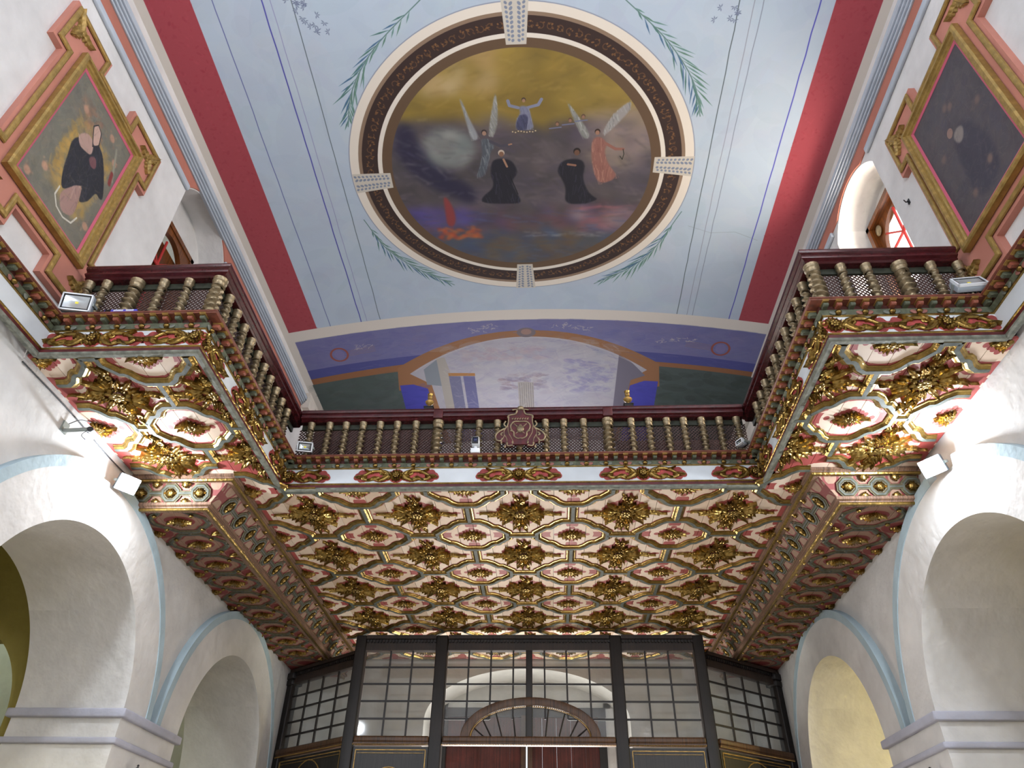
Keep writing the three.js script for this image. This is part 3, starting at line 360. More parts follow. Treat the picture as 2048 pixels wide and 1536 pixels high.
function flower(r, h, petals = 10) {
  const g = []; for (let i = 0; i < petals; i++) g.push(leaf(r * 0.62, r * 0.48, h * 0.75, { ang: i * 2 * PI / petals, at: [r * 0.4 * cos(i * 2 * PI / petals), r * 0.4 * sin(i * 2 * PI / petals)], lobes: 1, base: 0.6 }));
  for (let i = 0; i < 7; i++) { const a = i * 2 * PI / 7; g.push(ball(r * 0.17, r * 0.33 * cos(a), h * 0.75, r * 0.33 * sin(a), 1, 0.9, 1, 7)); }
  g.push(ball(r * 0.22, 0, h * 0.8, 0, 1, 1, 1, 8)); return g;
}
function bigRosette() {
  const g = flower(0.15, 0.085, 9);
  for (let q = 0; q < 4; q++) {                                      // shells on the diagonals
    const d = PI / 4 + q * PI / 2; for (const i of [-1, 0, 1]) { const a = d + i * 0.4; g.push(leaf(i ? 0.17 : 0.235, i ? 0.07 : 0.095, 0.09, { ang: a, at: [0.14 * cos(a), 0.14 * sin(a)], lobes: 2.5, base: 0.4 })); }
    for (const k of [-1, 1]) g.push(curl(spiral(0.2 * cos(d + k * 0.62), 0.2 * sin(d + k * 0.62), 0.036, d + k, k * 1.2), 0.017, 0.012, 1.6));
  }
  for (const s of [1, -1]) {
    const A = s > 0 ? 0 : PI, f = (x, z) => [s * x, s * z], B = s * PI / 2;
    g.push(leaf(0.17, 0.075, 0.085, { ang: A + 0.35, at: f(0.16, 0), lobes: 3, base: 0.5 }), leaf(0.17, 0.075, 0.085, { ang: A - 0.35, at: f(0.16, 0), lobes: 3, base: 0.5 }), leaf(0.21, 0.085, 0.08, { ang: A + 0.06, at: f(0.24, -0.005), lobes: 4, base: 0.5, bend: 0.1 }), leaf(0.13, 0.06, 0.065, { ang: A - 0.3, at: f(0.33, 0.01), lobes: 2, base: 0.4 }), leaf(0.15, 0.045, 0.055, { ang: A - 0.08, at: f(0.41, 0.004), lobes: 2, bend: -0.12 }));
    g.push(leaf(0.16, 0.08, 0.085, { ang: B + 0.5, at: f(0.0, 0.15), lobes: 3, base: 0.4 }), leaf(0.16, 0.08, 0.085, { ang: B - 0.5, at: f(0.0, 0.15), lobes: 3, base: 0.4 }), leaf(0.19, 0.085, 0.095, { ang: B + 0.12, at: f(0.015, 0.19), lobes: 4, base: 0.5, bend: 0.22 }), leaf(0.18, 0.08, 0.08, { ang: B - 0.1, at: f(-0.02, 0.32), lobes: 3, base: 0.4, bend: -0.26 }), curl(spiral(s * 0.045, s * 0.3, 0.04, 1, 1.2), 0.016, 0.012, 1.6), curl(spiral(-s * 0.045, s * 0.4, 0.036, 2, -1.2), 0.015, 0.011, 1.6), leaf(0.12, 0.07, 0.06, { ang: B + 0.5, at: f(-0.03, 0.42), lobes: 2, base: 0.4 }), leaf(0.11, 0.06, 0.06, { ang: B - 0.7, at: f(0.05, 0.37), lobes: 2, base: 0.4 }));
  }
  return g;
}
function smallRosette(hx, hz, petals = 14) {
  const g = [], n = 4; const dia = new THREE.Shape([[hx, 0], [hx * 0.62, hz * 0.55], [0, hz], [-hx * 0.62, hz * 0.55], [-hx, 0], [-hx * 0.62, -hz * 0.55], [0, -hz], [hx * 0.62, -hz * 0.55]].map((p) => new THREE.Vector2(...p)));
  for (let i = 0; i < petals; i++) { const a = i * 2 * PI / petals, R2_ = 1 / (Math.pow(Math.abs(cos(a)) / hx, 1.05) + Math.pow(Math.abs(sin(a)) / hz, 1.05)); g.push(leaf(R2_ * 0.7, 0.052, 0.07, { ang: a, at: [R2_ * 0.27 * cos(a), R2_ * 0.27 * sin(a)], lobes: 2, base: 0.5 })); }
  for (let i = 0; i < n * 2; i++) { const a = i * PI / 4; g.push(ball(0.028, hx * 0.24 * cos(a), 0.045, hz * 0.24 * sin(a), 1, 1, 1, 6)); }
  g.push(ball(0.035, 0, 0.05, 0, 1, 1, 1, 8)); return g;
}
const half = (list, test) => list.filter((g) => { g.computeBoundingBox(); const c = g.boundingBox.getCenter(new THREE.Vector3()); return test(c.x, c.z); });
const hang = (list, sy = 1, sc = 1) => fin(downward(join(list)).scale(sc, sy, sc), 0.75);
const BIG = bigRosette(), SMALL = smallRosette(0.22, 0.21), LONG = smallRosette(0.25, 0.17, 15), TINY = smallRosette(0.1, 0.09, 10), SIDE = smallRosette(0.19, 0.12, 14);
const RY = 0.56, O = { big: hang(BIG, RY), bigR: hang(half(BIG, (x) => x > -0.01), RY), bigL: hang(half(BIG, (x) => x < 0.01), RY), small: hang(SMALL, RY), smallBack: hang(half(SMALL, (x, z) => z < 0.01), RY), smallR: hang(half(SMALL, (x) => x > -0.01), RY), smallL: hang(half(SMALL, (x) => x < 0.01), RY), long: hang(LONG, RY), longR: hang(half(LONG, (x) => x > -0.01), RY), longL: hang(half(LONG, (x) => x < 0.01), RY), longBack: hang(half(LONG, (x, z) => z < 0.01), RY), longBackR: hang(half(LONG, (x, z) => z < 0.01 && x > -0.01), RY), longBackL: hang(half(LONG, (x, z) => z < 0.01 && x < 0.01), RY), tiny: hang(TINY, 0.5, 1.0), leafy: hang(smallRosette(0.085, 0.07, 9), 0.45), side: hang(SIDE, 0.6), sideR: hang(half(SIDE, (x) => x > -0.01), 0.5, 0.8), sideL: hang(half(SIDE, (x) => x < 0.01), 0.5, 0.8) };

// ---------------------------------------------------------------- octagonal rib pattern of the soffits
function diag(A, B, o) { const d = [B[0] - A[0], B[1] - A[1]], l = Math.hypot(...d), n = [d[1] / l, -d[0] / l], at = (t, k) => [A[0] + d[0] * t + n[0] * k, A[1] + d[1] * t + n[1] * k]; return [at(0.2, o * 0.5), at(0.42, o), at(0.5, -o * 0.4), at(0.58, -o * 0.6), at(0.8, o * 0.5)]; }
function octagon(hw, hd, fx, fz, o = 0.022) {
  const A = [hw, -fz], B = [fx, -hd], q = [A, ...diag(A, B, -o), B], mir = (sx, sz, rev) => { const p = q.map(([x, z]) => [sx * x, sz * z]); return rev ? p.reverse() : p; };
  return { full: [...mir(1, 1), ...mir(-1, 1, true), ...mir(-1, -1), ...mir(1, -1, true)], right: [[0, hd], ...mir(1, -1, true), ...mir(1, 1), [0, -hd]], left: [[0, -hd], ...mir(-1, 1, true), ...mir(-1, -1), [0, hd]], back: [[hw, 0], ...mir(1, 1), ...mir(-1, 1, true), [-hw, 0]], backR: [[hw, 0], ...mir(1, 1), [0, -hd]], backL: [[0, -hd], ...mir(-1, 1, true), [-hw, 0]], frontR: [[0, hd], ...mir(1, -1, true), [hw, 0]], frontL: [[-hw, 0], ...mir(-1, -1), [0, hd]] };
}
const ribProfile = (k = 1) => [[-0.074, 0.01], [-0.074, -0.007], [-0.064, -0.013], [-0.05, -0.0145], [-0.046, -0.019], [-0.032, -0.028], [-0.024, -0.034], [0.024, -0.034], [0.032, -0.028], [0.046, -0.019], [0.05, -0.0145], [0.064, -0.013], [0.074, -0.007], [0.074, 0.01]].map(([a, b]) => [a * k, b * k]);
const filletProfile = (k = 1) => [[-0.024, -0.03], [-0.024, -0.038], [0.024, -0.038], [0.024, -0.03]].map(([a, b]) => [a * k, b * k]);
const ribSet = (oct, k = 1) => { const r = {}; for (const [n, p] of Object.entries(oct)) r[n] = [fin(sweep(p, ribProfile(k), n === 'full'), 0.35), fin(sweep(p, filletProfile(k), n === 'full'), 0.35)]; return r; };
const OCT = octagon(0.5, 0.43, 0.13, 0.09), OCTA = octagon(0.46, 0.42, 0.13, 0.1), OCTS = octagon(0.37, 0.3, 0.12, 0.06, 0.012), RING = octagon(0.1, 0.09, 0.045, 0.035, 0);
const RIB = ribSet(OCT), RIBA = ribSet(OCTA), RIBS = ribSet(OCTS, 0.55), RIBR = ribSet({ full: RING.full }, 0.45);
const barGeo = {}; const bar = (dx, dz, k = 1) => barGeo[`${dx} ${dz} ${k}`] ??= [fin(sweep([[-dx / 2, -dz / 2], [dx / 2, dz / 2]], ribProfile(k)), 0.35), fin(sweep([[-dx / 2, -dz / 2], [dx / 2, dz / 2]], filletProfile(k)), 0.35)];
// boards painted with red outlines: one repeat of the pattern
function cellTex(px, pz, oct, small, tight = 1) {
  return canvasTex(1024, 1024, (g) => {
    const X = (x) => (x / px + 0.5) * 1024, Y = (z) => (-z / pz + 0.5) * 1024, P = (x, z) => [X(x), Y(z)], k = 1024 / px;
    g.fillStyle = '#dccab8'; g.fillRect(0, 0, 1024, 1024); dabs(g, 500, 0, 1024, 0, 1024, 10, 70, [[220, 204, 188], [206, 184, 166], [196, 172, 154], [228, 212, 196]], 0.16);
    for (let i = 0; i < 30; i++) { const x = rr(0, 1024), y = rr(0, 1024); stroke(g, [[x, y], [x + rr(-3, 3), y + rr(20, 120)]], 'rgba(120,96,84,0.25)', 1.5); }
    const red = '#9c4643', jig = (pts) => { const out = []; for (let i = 0; i < pts.length; i++) { const a = pts[i], b = pts[(i + 1) % pts.length]; for (let t = 0; t < 3; t++) out.push(P(a[0] + (b[0] - a[0]) * t / 3 + rr(-0.004, 0.004), a[1] + (b[1] - a[1]) * t / 3 + rr(-0.004, 0.004))); } return out; };
    stroke(g, [...jig(oct.full), P(...oct.full[0])], red, 0.18 * k);
    for (const s of [-1, 1]) { stroke(g, [P(s * 0.3, 0), P(s * px, 0)], red, 0.17 * k); stroke(g, [P(0, s * 0.3), P(0, s * pz)], red, 0.17 * k); }
    const blob = (cx, cz, x, z, r0, rz0 = r0) => { const r = r0 * tight, rz = rz0 * tight; g.fillStyle = red; g.beginPath(); g.ellipse(X(cx + x), Y(cz + z), r * k, rz * k, 0, 0, 7); g.fill(); };
    g.fillStyle = '#dccab8'; g.beginPath(); g.ellipse(512, 512, 0.31 * k, 0.27 * k, 0, 0, 7); g.fill();
    for (let i = 0; i < 16; i++) { const a = i / 16 * 2 * PI, rx = small[0] + 0.01, rz = small[1] + 0.01, R = 1.04 / (Math.abs(cos(a)) / rx + Math.abs(sin(a)) / rz); blob(0, 0, R * 0.9 * cos(a), R * 0.9 * sin(a), 0.042); } blob(0, 0, 0, 0, small[0] * 0.6, small[1] * 0.6);
    for (const cx of [-px / 2, px / 2]) for (const cz of [-pz / 2, pz / 2]) {
      blob(cx, cz, 0, 0, 0.23); for (let q = 0; q < 4; q++) for (const e of [-0.42, -0.14, 0.14, 0.42]) { const a = PI / 4 + q * PI / 2 + e; blob(cx, cz, 0.29 * cos(a), 0.29 * sin(a), 0.058); }
      for (const s of [-1, 1]) for (let i = 0; i < 8; i++) { blob(cx, cz, s * (0.26 + i * 0.045), rr(-0.015, 0.015), 0.062 - i * 0.004); blob(cx, cz, rr(-0.03, 0.03), s * (0.26 + i * 0.032), 0.078 - i * 0.003); }
    }
  }, true);
}
const PX = 1.42, PZ = 1.335, ZR = -8.09, PXA = 1.06, PZA = 1.26, ZA = -5.33, XA = 3.68, SOF = 6.135;
const cellMain = std(0xffffff, 0.62, { map: cellTex(PX, PZ, OCT, [0.22, 0.21]) }), cellArm = std(0xffffff, 0.62, { map: cellTex(PXA, PZA, OCTA, [0.25, 0.17], 0.8) });
const tints = [0xffffff, 0xf6efe8, 0xece4dc, 0xfaf4f2].map((c) => [cellMain, cellArm].map((m) => { const n = m.clone(); n.color.set(c); return n; }));
function plankGeo(x0, x1, z0, z1, ox, oz, px, pz) {                 // uv follow the painted repeat
  const g = new THREE.BoxGeometry(x1 - x0, 0.03, z0 - z1).translate((x0 + x1) / 2, SOF + 0.015, (z0 + z1) / 2).toNonIndexed(), p = g.attributes.position, uv = g.attributes.uv;
  for (let i = 0; i < p.count; i++) uv.setXY(i, (p.getX(i) - ox) / px + 0.5, (p.getZ(i) - oz) / pz + 0.5); return g;
}

const tile = (w, h, draw) => canvasTex(512, 512, (g) => { const P = (x, z) => [(x / w + 0.5) * 512, (-z / h + 0.5) * 512]; draw(g, P, 512 / w, 512 / h); }, true);
const SIDE_RED = [[0.22, 0], [0.15, 0.1], [0.05, 0.13], [-0.05, 0.13], [-0.15, 0.1], [-0.22, 0], [-0.15, -0.1], [-0.05, -0.13], [0.05, -0.13], [0.15, -0.1]];
const sideTex = tile(0.94, 0.68, (g, P, k, kz) => {
  g.fillStyle = '#8d6d5a'; g.fillRect(0, 0, 512, 512); dabs(g, 200, 0, 512, 0, 512, 8, 40, [[156, 124, 104], [122, 90, 74]], 0.2);
  const line = (sc, c, w) => { const p = OCTS.full.map(([x, z]) => P(x * sc, z * sc)); stroke(g, [...p, p[0]], c, w * k); };
  line(1, '#5d625a', 0.13); line(1.16, '#7a302e', 0.035); line(0.84, '#7a302e', 0.035); shape(g, SIDE_RED.map((p) => P(...p)), '#7a302e', true);
  for (const s of [-1, 1]) for (const q of [-1, 1]) { g.fillStyle = '#7a302e'; g.beginPath(); g.ellipse(...P(s * 0.47, q * 0.34), 0.24 * k, 0.16 * kz, 0, 0, 7); g.fill(); }
});
const stripTex = tile(0.43, 0.4, (g, P, k) => {
  g.fillStyle = '#987a64'; g.fillRect(0, 0, 512, 512); dabs(g, 160, 0, 512, 0, 512, 8, 40, [[166, 136, 114], [132, 100, 82]], 0.2);
  for (const [x, z] of [[0, 0], [-0.13, 0.2], [0.13, 0.2], [-0.13, -0.2], [0.13, -0.2]]) { g.strokeStyle = '#7a322f'; g.lineWidth = 0.035 * k; g.beginPath(); g.ellipse(...P(x, z), 0.115 * k, 0.1 * k, 0, 0, 7); g.stroke(); }
  stroke(g, [P(0, -0.2), P(0, 0.2)], '#7a322f', 0.08 * k); for (const s of [-1, 1]) stroke(g, [P(s * 0.1, 0), P(s * 0.22, 0)], '#7a322f', 0.07 * k);
});
const uvBy = (g, f) => { const p = g.attributes.position, uv = g.attributes.uv; for (let i = 0; i < p.count; i++) uv.setXY(i, ...f(p.getX(i), p.getY(i), p.getZ(i))); return g; };
const sideMat = std(0xffffff, 0.7, { map: sideTex }), stripMat = std(0xffffff, 0.7, { map: stripTex });

// ---------------------------------------------------------------- the choir loft
const XI = 3.09, ZF = -5.28, ZB = -8.06, XS = 3.62, XL = 3.92, ZS = -7.72, ZL = -7.88, YL = 5.78, XC = 4.72;
const loft = thing('choir_loft', 'U-shaped wooden choir loft with gilded, painted coffered soffit over the entrance', 'loft');
part('floor_slab', fin([box(2 * W - 0.06, 0.3, ZB - 0.16 - END, 0, 6.36, (ZB - 0.1 + END) / 2), box(W - XI - 0.16, 0.3, ZF - ZB, -(W + XI + 0.1) / 2, 6.36, (ZF + ZB) / 2 - 0.1), box(W - XI - 0.16, 0.3, ZF - ZB, (W + XI + 0.1) / 2, 6.36, (ZF + ZB) / 2 - 0.1)]), M.woodDark, loft);
const frontPath = [[-XC, ZF], [-XI, ZF], [-XI, ZB], [XI, ZB], [XI, ZF], [XC, ZF]];
const BANDS = [
  ['edge_moulding', [[-0.035, 6.14], [-0.03, 6.104], [0.02, 6.098], [0.036, 6.112], [0.036, 6.135], [0.02, 6.15], [0, 6.152]], M.greyBead],
  ['maroon_moulding', [[0, 6.15], [0.018, 6.152], [0.018, 6.186], [0, 6.188]], M.maroon],
  ['gold_bead', [[0, 6.186], [0.016, 6.188], [0.026, 6.198], [0.026, 6.206], [0.016, 6.214], [0, 6.216]], M.gold],
  ['fascia_board', [[-0.02, 6.19], [0, 6.19], [0, 6.44], [-0.02, 6.44]], M.fascia],
  ['gold_fillet', [[0, 6.43], [0.018, 6.432], [0.018, 6.444], [0, 6.446]], M.gold],
  ['leaf_band', [[-0.02, 6.44], [0.004, 6.445], [0.012, 6.468], [0.034, 6.492], [0.034, 6.498]], M.green],
  ['cornice_back', [[0.034, 6.498], [0.028, 6.505], [0.028, 6.55]], M.darkRed],
  ['ledge', [[0.02, 6.548], [0.125, 6.548], [0.13, 6.556], [0.142, 6.562], [0.142, 6.574], [0.13, 6.582], [-0.3, 6.584], [-0.3, 6.5]], M.ledge],
];
const bracketGeo = fin([box(0.046, 0.046, 0.06, 0, 0, 0.03), bare(new THREE.CylinderGeometry(0.021, 0.021, 0.045, 10).rotateZ(PI / 2).translate(0, -0.008, 0.062))], 0.6);
const capGeo = fin([box(0.058, 0.01, 0.094, 0, 0.02, 0.047), box(0.066, 0.009, 0.102, 0, 0.0295, 0.05)]), bossGeo = fin(ball(0.031, 0, 0, 0, 1.05, 0.85, 0.85, 14)), scaleGeo = fin(bare(new THREE.SphereGeometry(0.034, 10, 8).scale(1, 0.72, 0.32)));
function corniceBits(parent, a, b, ry, phase = 0) {                  // brackets, gold bosses and leaves along one straight run of the front
  const L = Math.hypot(b[0] - a[0], b[1] - a[1]), n = Math.round(L / 0.127), d = [(b[0] - a[0]) / L, (b[1] - a[1]) / L], o = [sin(ry), cos(ry)];
  for (let i = 0; i < n; i++) {
    const t = (i + 0.5) * L / n, p = (off, y) => [a[0] + d[0] * t + o[0] * off, y, a[1] + d[1] * t + o[1] * off], k = i + phase;
    const br = part('bracket', bracketGeo, k % 2 ? M.brickRed : M.green, parent, p(0.03, 6.522), [0, ry, 0]); part('gold_cap', capGeo, M.goldPaint, br);
    if (k % 2) { const bo = part('gold_boss', bossGeo, M.gold, parent, p(0.034, 6.467), [0, ry, 0]); for (const s of [-1, 1]) part('carved_leaf', scaleGeo, (k >> 1) % 2 ? M.pinkScale : M.greyScale, bo, [s * 0.052, 0.002, -0.012], [0, 0, s * 0.5]); }
  }
}
for (const [n, p, m] of BANDS) part(n, fin(sweep(frontPath, p), 0.5), m, loft);
corniceBits(loft, [-XC, ZF], [-XI + 0.05, ZF], 0); corniceBits(loft, [-XI, ZF], [-XI, ZB], PI / 2, 1); corniceBits(loft, [-XI, ZB], [XI, ZB], 0); corniceBits(loft, [XI, ZB], [XI, ZF], -PI / 2, 1); corniceBits(loft, [XI - 0.05, ZF], [XC, ZF], 0);
// gilded scroll ornaments on the fascia
function scrollArm(s) {
  const f = (x, z) => [s * x, z];
  return [leaf(0.1, 0.1, 0.04, { ang: s > 0 ? 0 : PI, at: f(0.075, 0), lobes: 2, base: 0.8 }), curl([[0.1, 0.0], [0.14, -0.05], [0.22, -0.068], [0.32, -0.06], [0.38, -0.03], [0.43, 0.0], [0.5, 0.005], [0.54, 0.03]].map((p) => f(...p)), 0.026, 0.016), curl([[0.1, 0.01], [0.16, 0.055], [0.22, 0.07], [0.26, 0.05], [0.235, 0.03]].map((p) => f(...p)), 0.026, 0.016), curl([[0.24, 0.045], [0.32, 0.055], [0.4, 0.06], [0.44, 0.03], [0.42, 0.0]].map((p) => f(...p)), 0.018, 0.024), curl([[0.16, -0.05], [0.17, -0.02], [0.2, -0.022]].map((p) => f(...p)), 0.014, 0.008), leaf(0.14, 0.05, 0.04, { ang: s > 0 ? -0.35 : PI + 0.35, at: f(0.3, -0.04), lobes: 2 }), leaf(0.16, 0.06, 0.045, { ang: s > 0 ? 0.1 : PI - 0.1, at: f(0.38, 0.015), lobes: 2 }), leaf(0.12, 0.06, 0.045, { ang: s > 0 ? -0.6 : PI + 0.6, at: f(0.14, -0.03), lobes: 2, base: 0.5 }), leaf(0.12, 0.06, 0.045, { ang: s > 0 ? 0.55 : PI - 0.55, at: f(0.13, 0.02), lobes: 2, base: 0.5 }), leaf(0.13, 0.055, 0.045, { ang: s > 0 ? 0.5 : PI - 0.5, at: f(0.26, 0.02), lobes: 2 }), curl(spiral(s * 0.245, 0.045, 0.028, 0, s * 1.3), 0.014, 0.01), curl(spiral(s * 0.19, -0.04, 0.026, 2, -s * 1.2), 0.013, 0.009)];
}
const upright = (list, crease = 0.9) => fin(join(list).rotateX(PI / 2), crease);
const SCROLL = { full: upright([...flower(0.09, 0.05, 12), ...scrollArm(1), ...scrollArm(-1)]), right: upright([...flower(0.088, 0.045, 12), ...scrollArm(1)]), left: upright([...flower(0.088, 0.045, 12), ...scrollArm(-1)]) };
function scrollGround(arms) {                                        // the red painted ground round a scroll
  const g = [], blob = (x, z, r, rz) => g.push(bare(new THREE.CircleGeometry(r, 18).scale(1, (rz ?? r) / r, 1).translate(x, z, 0))); blob(0, 0, 0.103); let lift = 0;
  for (const s of arms) { for (let i = 0; i < 11; i++) blob(s * (0.12 + i * 0.034), 0, 0.06, 0.05 + 0.045 * Math.abs(sin(0.6 + i * 0.42))); blob(s * 0.52, -0.02, 0.042); blob(s * 0.5, 0, 0.05); }
  for (const q of g) q.translate(0, 0, lift += 0.00005);
  return fin(join(g));
}
const GROUND = { full: scrollGround([1, -1]), right: scrollGround([1]), left: scrollGround([-1]) };
function scroll(parent, kind, x, z, ry) { const m = part('scroll_ornament', SCROLL[kind], M.gold, parent, [x + sin(ry) * 0.004, 6.322, z + cos(ry) * 0.004], [0, ry, 0]); part('painted_ground', GROUND[kind], M.redPaint, m, [0, 0, -0.002]); }
for (const x of [-1.6, 0, 1.6]) scroll(loft, 'full', x, ZB, 0);
scroll(loft, 'right', -XI + 0.06, ZB, 0); scroll(loft, 'left', XI - 0.06, ZB, 0);
for (const s of [-1, 1]) { const ry = s < 0 ? PI / 2 : -PI / 2; scroll(loft, 'full', s * 4.22, ZF, 0); scroll(loft, s < 0 ? 'left' : 'right', s * (XI + 0.07), ZF, 0); scroll(loft, 'full', s * XI, (ZF + ZB) / 2, ry); scroll(loft, s < 0 ? 'right' : 'left', s * XI, ZF - 0.07, ry); scroll(loft, s < 0 ? 'left' : 'right', s * XI, ZB + 0.07, ry); }
// soffit boards
{
  const n = 32, w = 2 * XS / n;
  for (let i = 0; i < n; i++) { const x0 = -XS + i * w, arm = Math.abs(x0 + w / 2) > XI + 0.05; part('soffit_plank', plankGeo(x0 + 0.003, x0 + w - 0.003, arm ? ZS : ZB - 0.01, END + 0.02, PX / 2, ZR, PX, PZ), tints[rnd() * 4 | 0][0], loft); }
  for (const s of [-1, 1]) { const m = 8, a = XI + 0.012, v = (W - 0.015 - a) / m; for (let i = 0; i < m; i++) { const x0 = s > 0 ? a + i * v : -W + 0.015 + i * v; part('soffit_plank', plankGeo(x0 + 0.003, x0 + v - 0.003, ZF - 0.02, ZS - (Math.abs(x0 + v / 2) < XS ? 0 : -0.01), s * XA, ZA, PXA, PZA), tints[rnd() * 4 | 0][1], loft); } }
  part('soffit_backing', fin([box(2 * XS, 0.02, ZB - END - 0.06, 0, SOF + 0.045, (ZB + END) / 2), box(W - XI - 0.06, 0.02, ZF - ZB, -(W + XI) / 2, SOF + 0.045, (ZF + ZB) / 2), box(W - XI - 0.06, 0.02, ZF - ZB, (W + XI) / 2, SOF + 0.045, (ZF + ZB) / 2)]), M.black, loft);
}
function rib(set, kind, x, y, z, parent = loft, tilt) { const m = part('rib_moulding', set[kind][0], set === RIBS || set === RIBR ? M.ribGrey : M.gold, parent, [x, y, z], tilt); part('grey_fillet', set[kind][1], M.fillet, m); return m; }
function ribBar(dx, dz, x, y, z, k = 1, tilt, parent = loft) { const [a, b] = bar(dx, dz, k), m = part('rib_bar', a, k < 1 ? M.ribGrey : M.gold, parent, [x, y, z], tilt); part('grey_fillet', b, M.fillet, m); }
const colsX = [-1.5, -0.5, 0.5, 1.5].map((k) => k * PX);
for (let j = 0; j <= 5; j++) {
  const z = ZR - j * PZ, deep = z < END + 0.3;
  if (!deep) for (const x of colsX) { rib(RIB, j ? 'full' : 'back', x, SOF, z); part('small_rosette', j ? O.small : O.smallBack, M.gold, loft, [x, SOF, z]); if (z - PZ > END - 0.3) ribBar(0, PZ - 0.86, x, SOF, z - PZ / 2); }
  if (!deep) for (const s of [-1, 1]) { rib(RIB, s < 0 ? 'right' : 'left', s * 2.5 * PX, SOF, z); part('small_rosette', s < 0 ? O.smallR : O.smallL, M.gold, loft, [s * 2.5 * PX, SOF, z]); ribBar(PX - 1.0, 0, s * 2 * PX, SOF, z); }
  if (j && !deep) for (const x of [-PX, 0, PX]) ribBar(PX - 1.0, 0, x, SOF, z);
  if (z - PZ / 2 > END + 0.5) for (let i = -2; i <= 2; i++) part('large_rosette', O.big, M.gold, loft, [i * PX, SOF, z - PZ / 2]);
}
for (const s of [-1, 1]) {
  for (let j = 0; j < 2; j++) {
    const z = ZA - j * PZA, kind = j ? 'full' : 'back';
    rib(RIBA, kind, s * XA, SOF, z); part('small_rosette', j ? O.long : O.longBack, M.gold, loft, [s * XA, SOF, z]);
    rib(RIBA, s < 0 ? (j ? 'right' : 'backR') : (j ? 'left' : 'backL'), s * (XA + PXA + 0.03), SOF, z); part('small_rosette', s < 0 ? (j ? O.longR : O.longBackR) : (j ? O.longL : O.longBackL), M.gold, loft, [s * (XA + PXA + 0.03), SOF, z]);
    ribBar(PXA + 0.03 - 0.92, 0, s * (XA + (PXA + 0.03) / 2), SOF, z); if (j) ribBar(0.14, 0, s * (XA - 0.53), SOF, z);
    ribBar(0, PZA - 0.84 + (j ? -0.1 : 0), s * XA, SOF, z - PZA / 2 + (j ? 0.05 : 0));
    part('large_rosette', O.big, M.gold, loft, [s * (XA + PXA / 2 + 0.01), SOF, z - PZA / 2]);
    part('large_rosette', s < 0 ? O.bigL : O.bigR, M.gold, loft, [s * (XI + 0.06), SOF, z - PZA / 2]);
  }
  rib(RIBA, s < 0 ? 'frontR' : 'frontL', s * (XA + PXA + 0.03), SOF, ZA - 2 * PZA); rib(RIBA, s < 0 ? 'frontL' : 'frontR', s * XA, SOF, ZA - 2 * PZA);
  const sof = thing('side_soffit', s < 0 ? 'lower coffered soffit of small octagons along the wall on the saint painting side' : 'lower coffered soffit of small octagons along the wall on the bright window side', 'soffit');
  // splayed strip with a chain of small rosettes, and the lower side soffit along the wall
  const run = (a, b) => (s < 0 ? a : b), up = run([[-W, ZS], [-XS, ZS], [-XS, END]], [[XS, END], [XS, ZS], [W, ZS]]), low = run([[-W, ZL], [-XL, ZL], [-XL, END]], [[XL, END], [XL, ZL], [W, ZL]]);
  const pr = (y) => [[-0.05, y + 0.02], [0.09, y + 0.012], [0.092, y - 0.025], [0.05, y - 0.035], [0.046, y - 0.062], [-0.045, y - 0.066], [-0.05, y + 0.02]];
  const prGold = (y) => [[0.04, y - 0.03], [0.056, y - 0.06], [0.045, y - 0.078], [0.02, y - 0.08], [0.01, y - 0.06]];
  for (const [p, y, nm] of [[up, SOF, 'upper_frame_moulding'], [low, YL + 0.03, 'lower_frame_moulding']]) { const f = part(nm, fin(sweep(p, pr(y)), 0.4), M.mould, sof); part('gold_edge', fin(sweep(p, prGold(y)), 0.4), M.gold, f); }
  const slopeA = grid(1, 1, (u, v) => [s * (XS + (XL - XS) * v), SOF - (SOF - YL) * v, u ? END : ZS - (ZS - ZL) * v]), slopeB = grid(1, 1, (u, v) => [s * (u ? W : XS + (XL - XS) * v), SOF - (SOF - YL) * v, ZS - (ZS - ZL) * v]);
  part('splay_board', uvBy(fin(slopeA), (x, y, z) => [(SOF - y) / (SOF - YL), (z + 8.16) / 0.4 + 0.5]), stripMat, sof); part('splay_board', uvBy(fin(slopeB), (x, y, z) => [(SOF - y) / (SOF - YL), (Math.abs(x) - XL - 0.08) / 0.38 + 0.5]), stripMat, sof);
  const tz = s * Math.atan2(YL - SOF, XL - XS), xm = (XS + XL) / 2, ym = (SOF + YL) / 2 - 0.01;
  for (let z = -8.16; z > -14.2; z -= 0.4) {
    rib(RIBR, 'full', s * xm, ym, z, sof, [0, 0, tz]); part('chain_rosette', O.tiny, M.gold, sof, [s * xm, ym, z], [0, 0, tz]); ribBar(0, 0.2, s * xm, ym, z - 0.2, 0.45, [0, 0, tz], sof);
    for (const k of [-1, 1]) { const dx = k * 0.13; part('chain_leaf', O.leafy, M.gold, sof, [s * (xm + dx), ym + dx * (YL - SOF) / (XL - XS) * 1, z - 0.2], [0, 0, tz]); ribBar(0.09, 0, s * (xm + k * 0.12), ym + k * 0.12 * (YL - SOF) / (XL - XS), z, 0.45, [0, 0, tz], sof); }
  }
  const tx = -Math.atan2(SOF - YL, ZS - ZL), zm = (ZS + ZL) / 2;
  for (let i = 0; i < 3; i++) { const x = s * (XL + 0.08 + i * 0.38); rib(RIBR, 'full', x, ym, zm + 0.012, sof, [tx, 0, 0]); part('chain_rosette', O.tiny, M.gold, sof, [x, ym, zm + 0.012], [tx, 0, 0]); ribBar(0.18, 0, x + s * 0.19, ym, zm + 0.012, 0.45, [tx, 0, 0], sof); for (const k of [-1, 1]) part('chain_leaf', O.leafy, M.gold, sof, [x + s * 0.19, ym - k * 0.1, zm + 0.012 - k * 0.05], [tx, 0, 0]); }
  const xc = (XL + W) / 2 + 0.01;
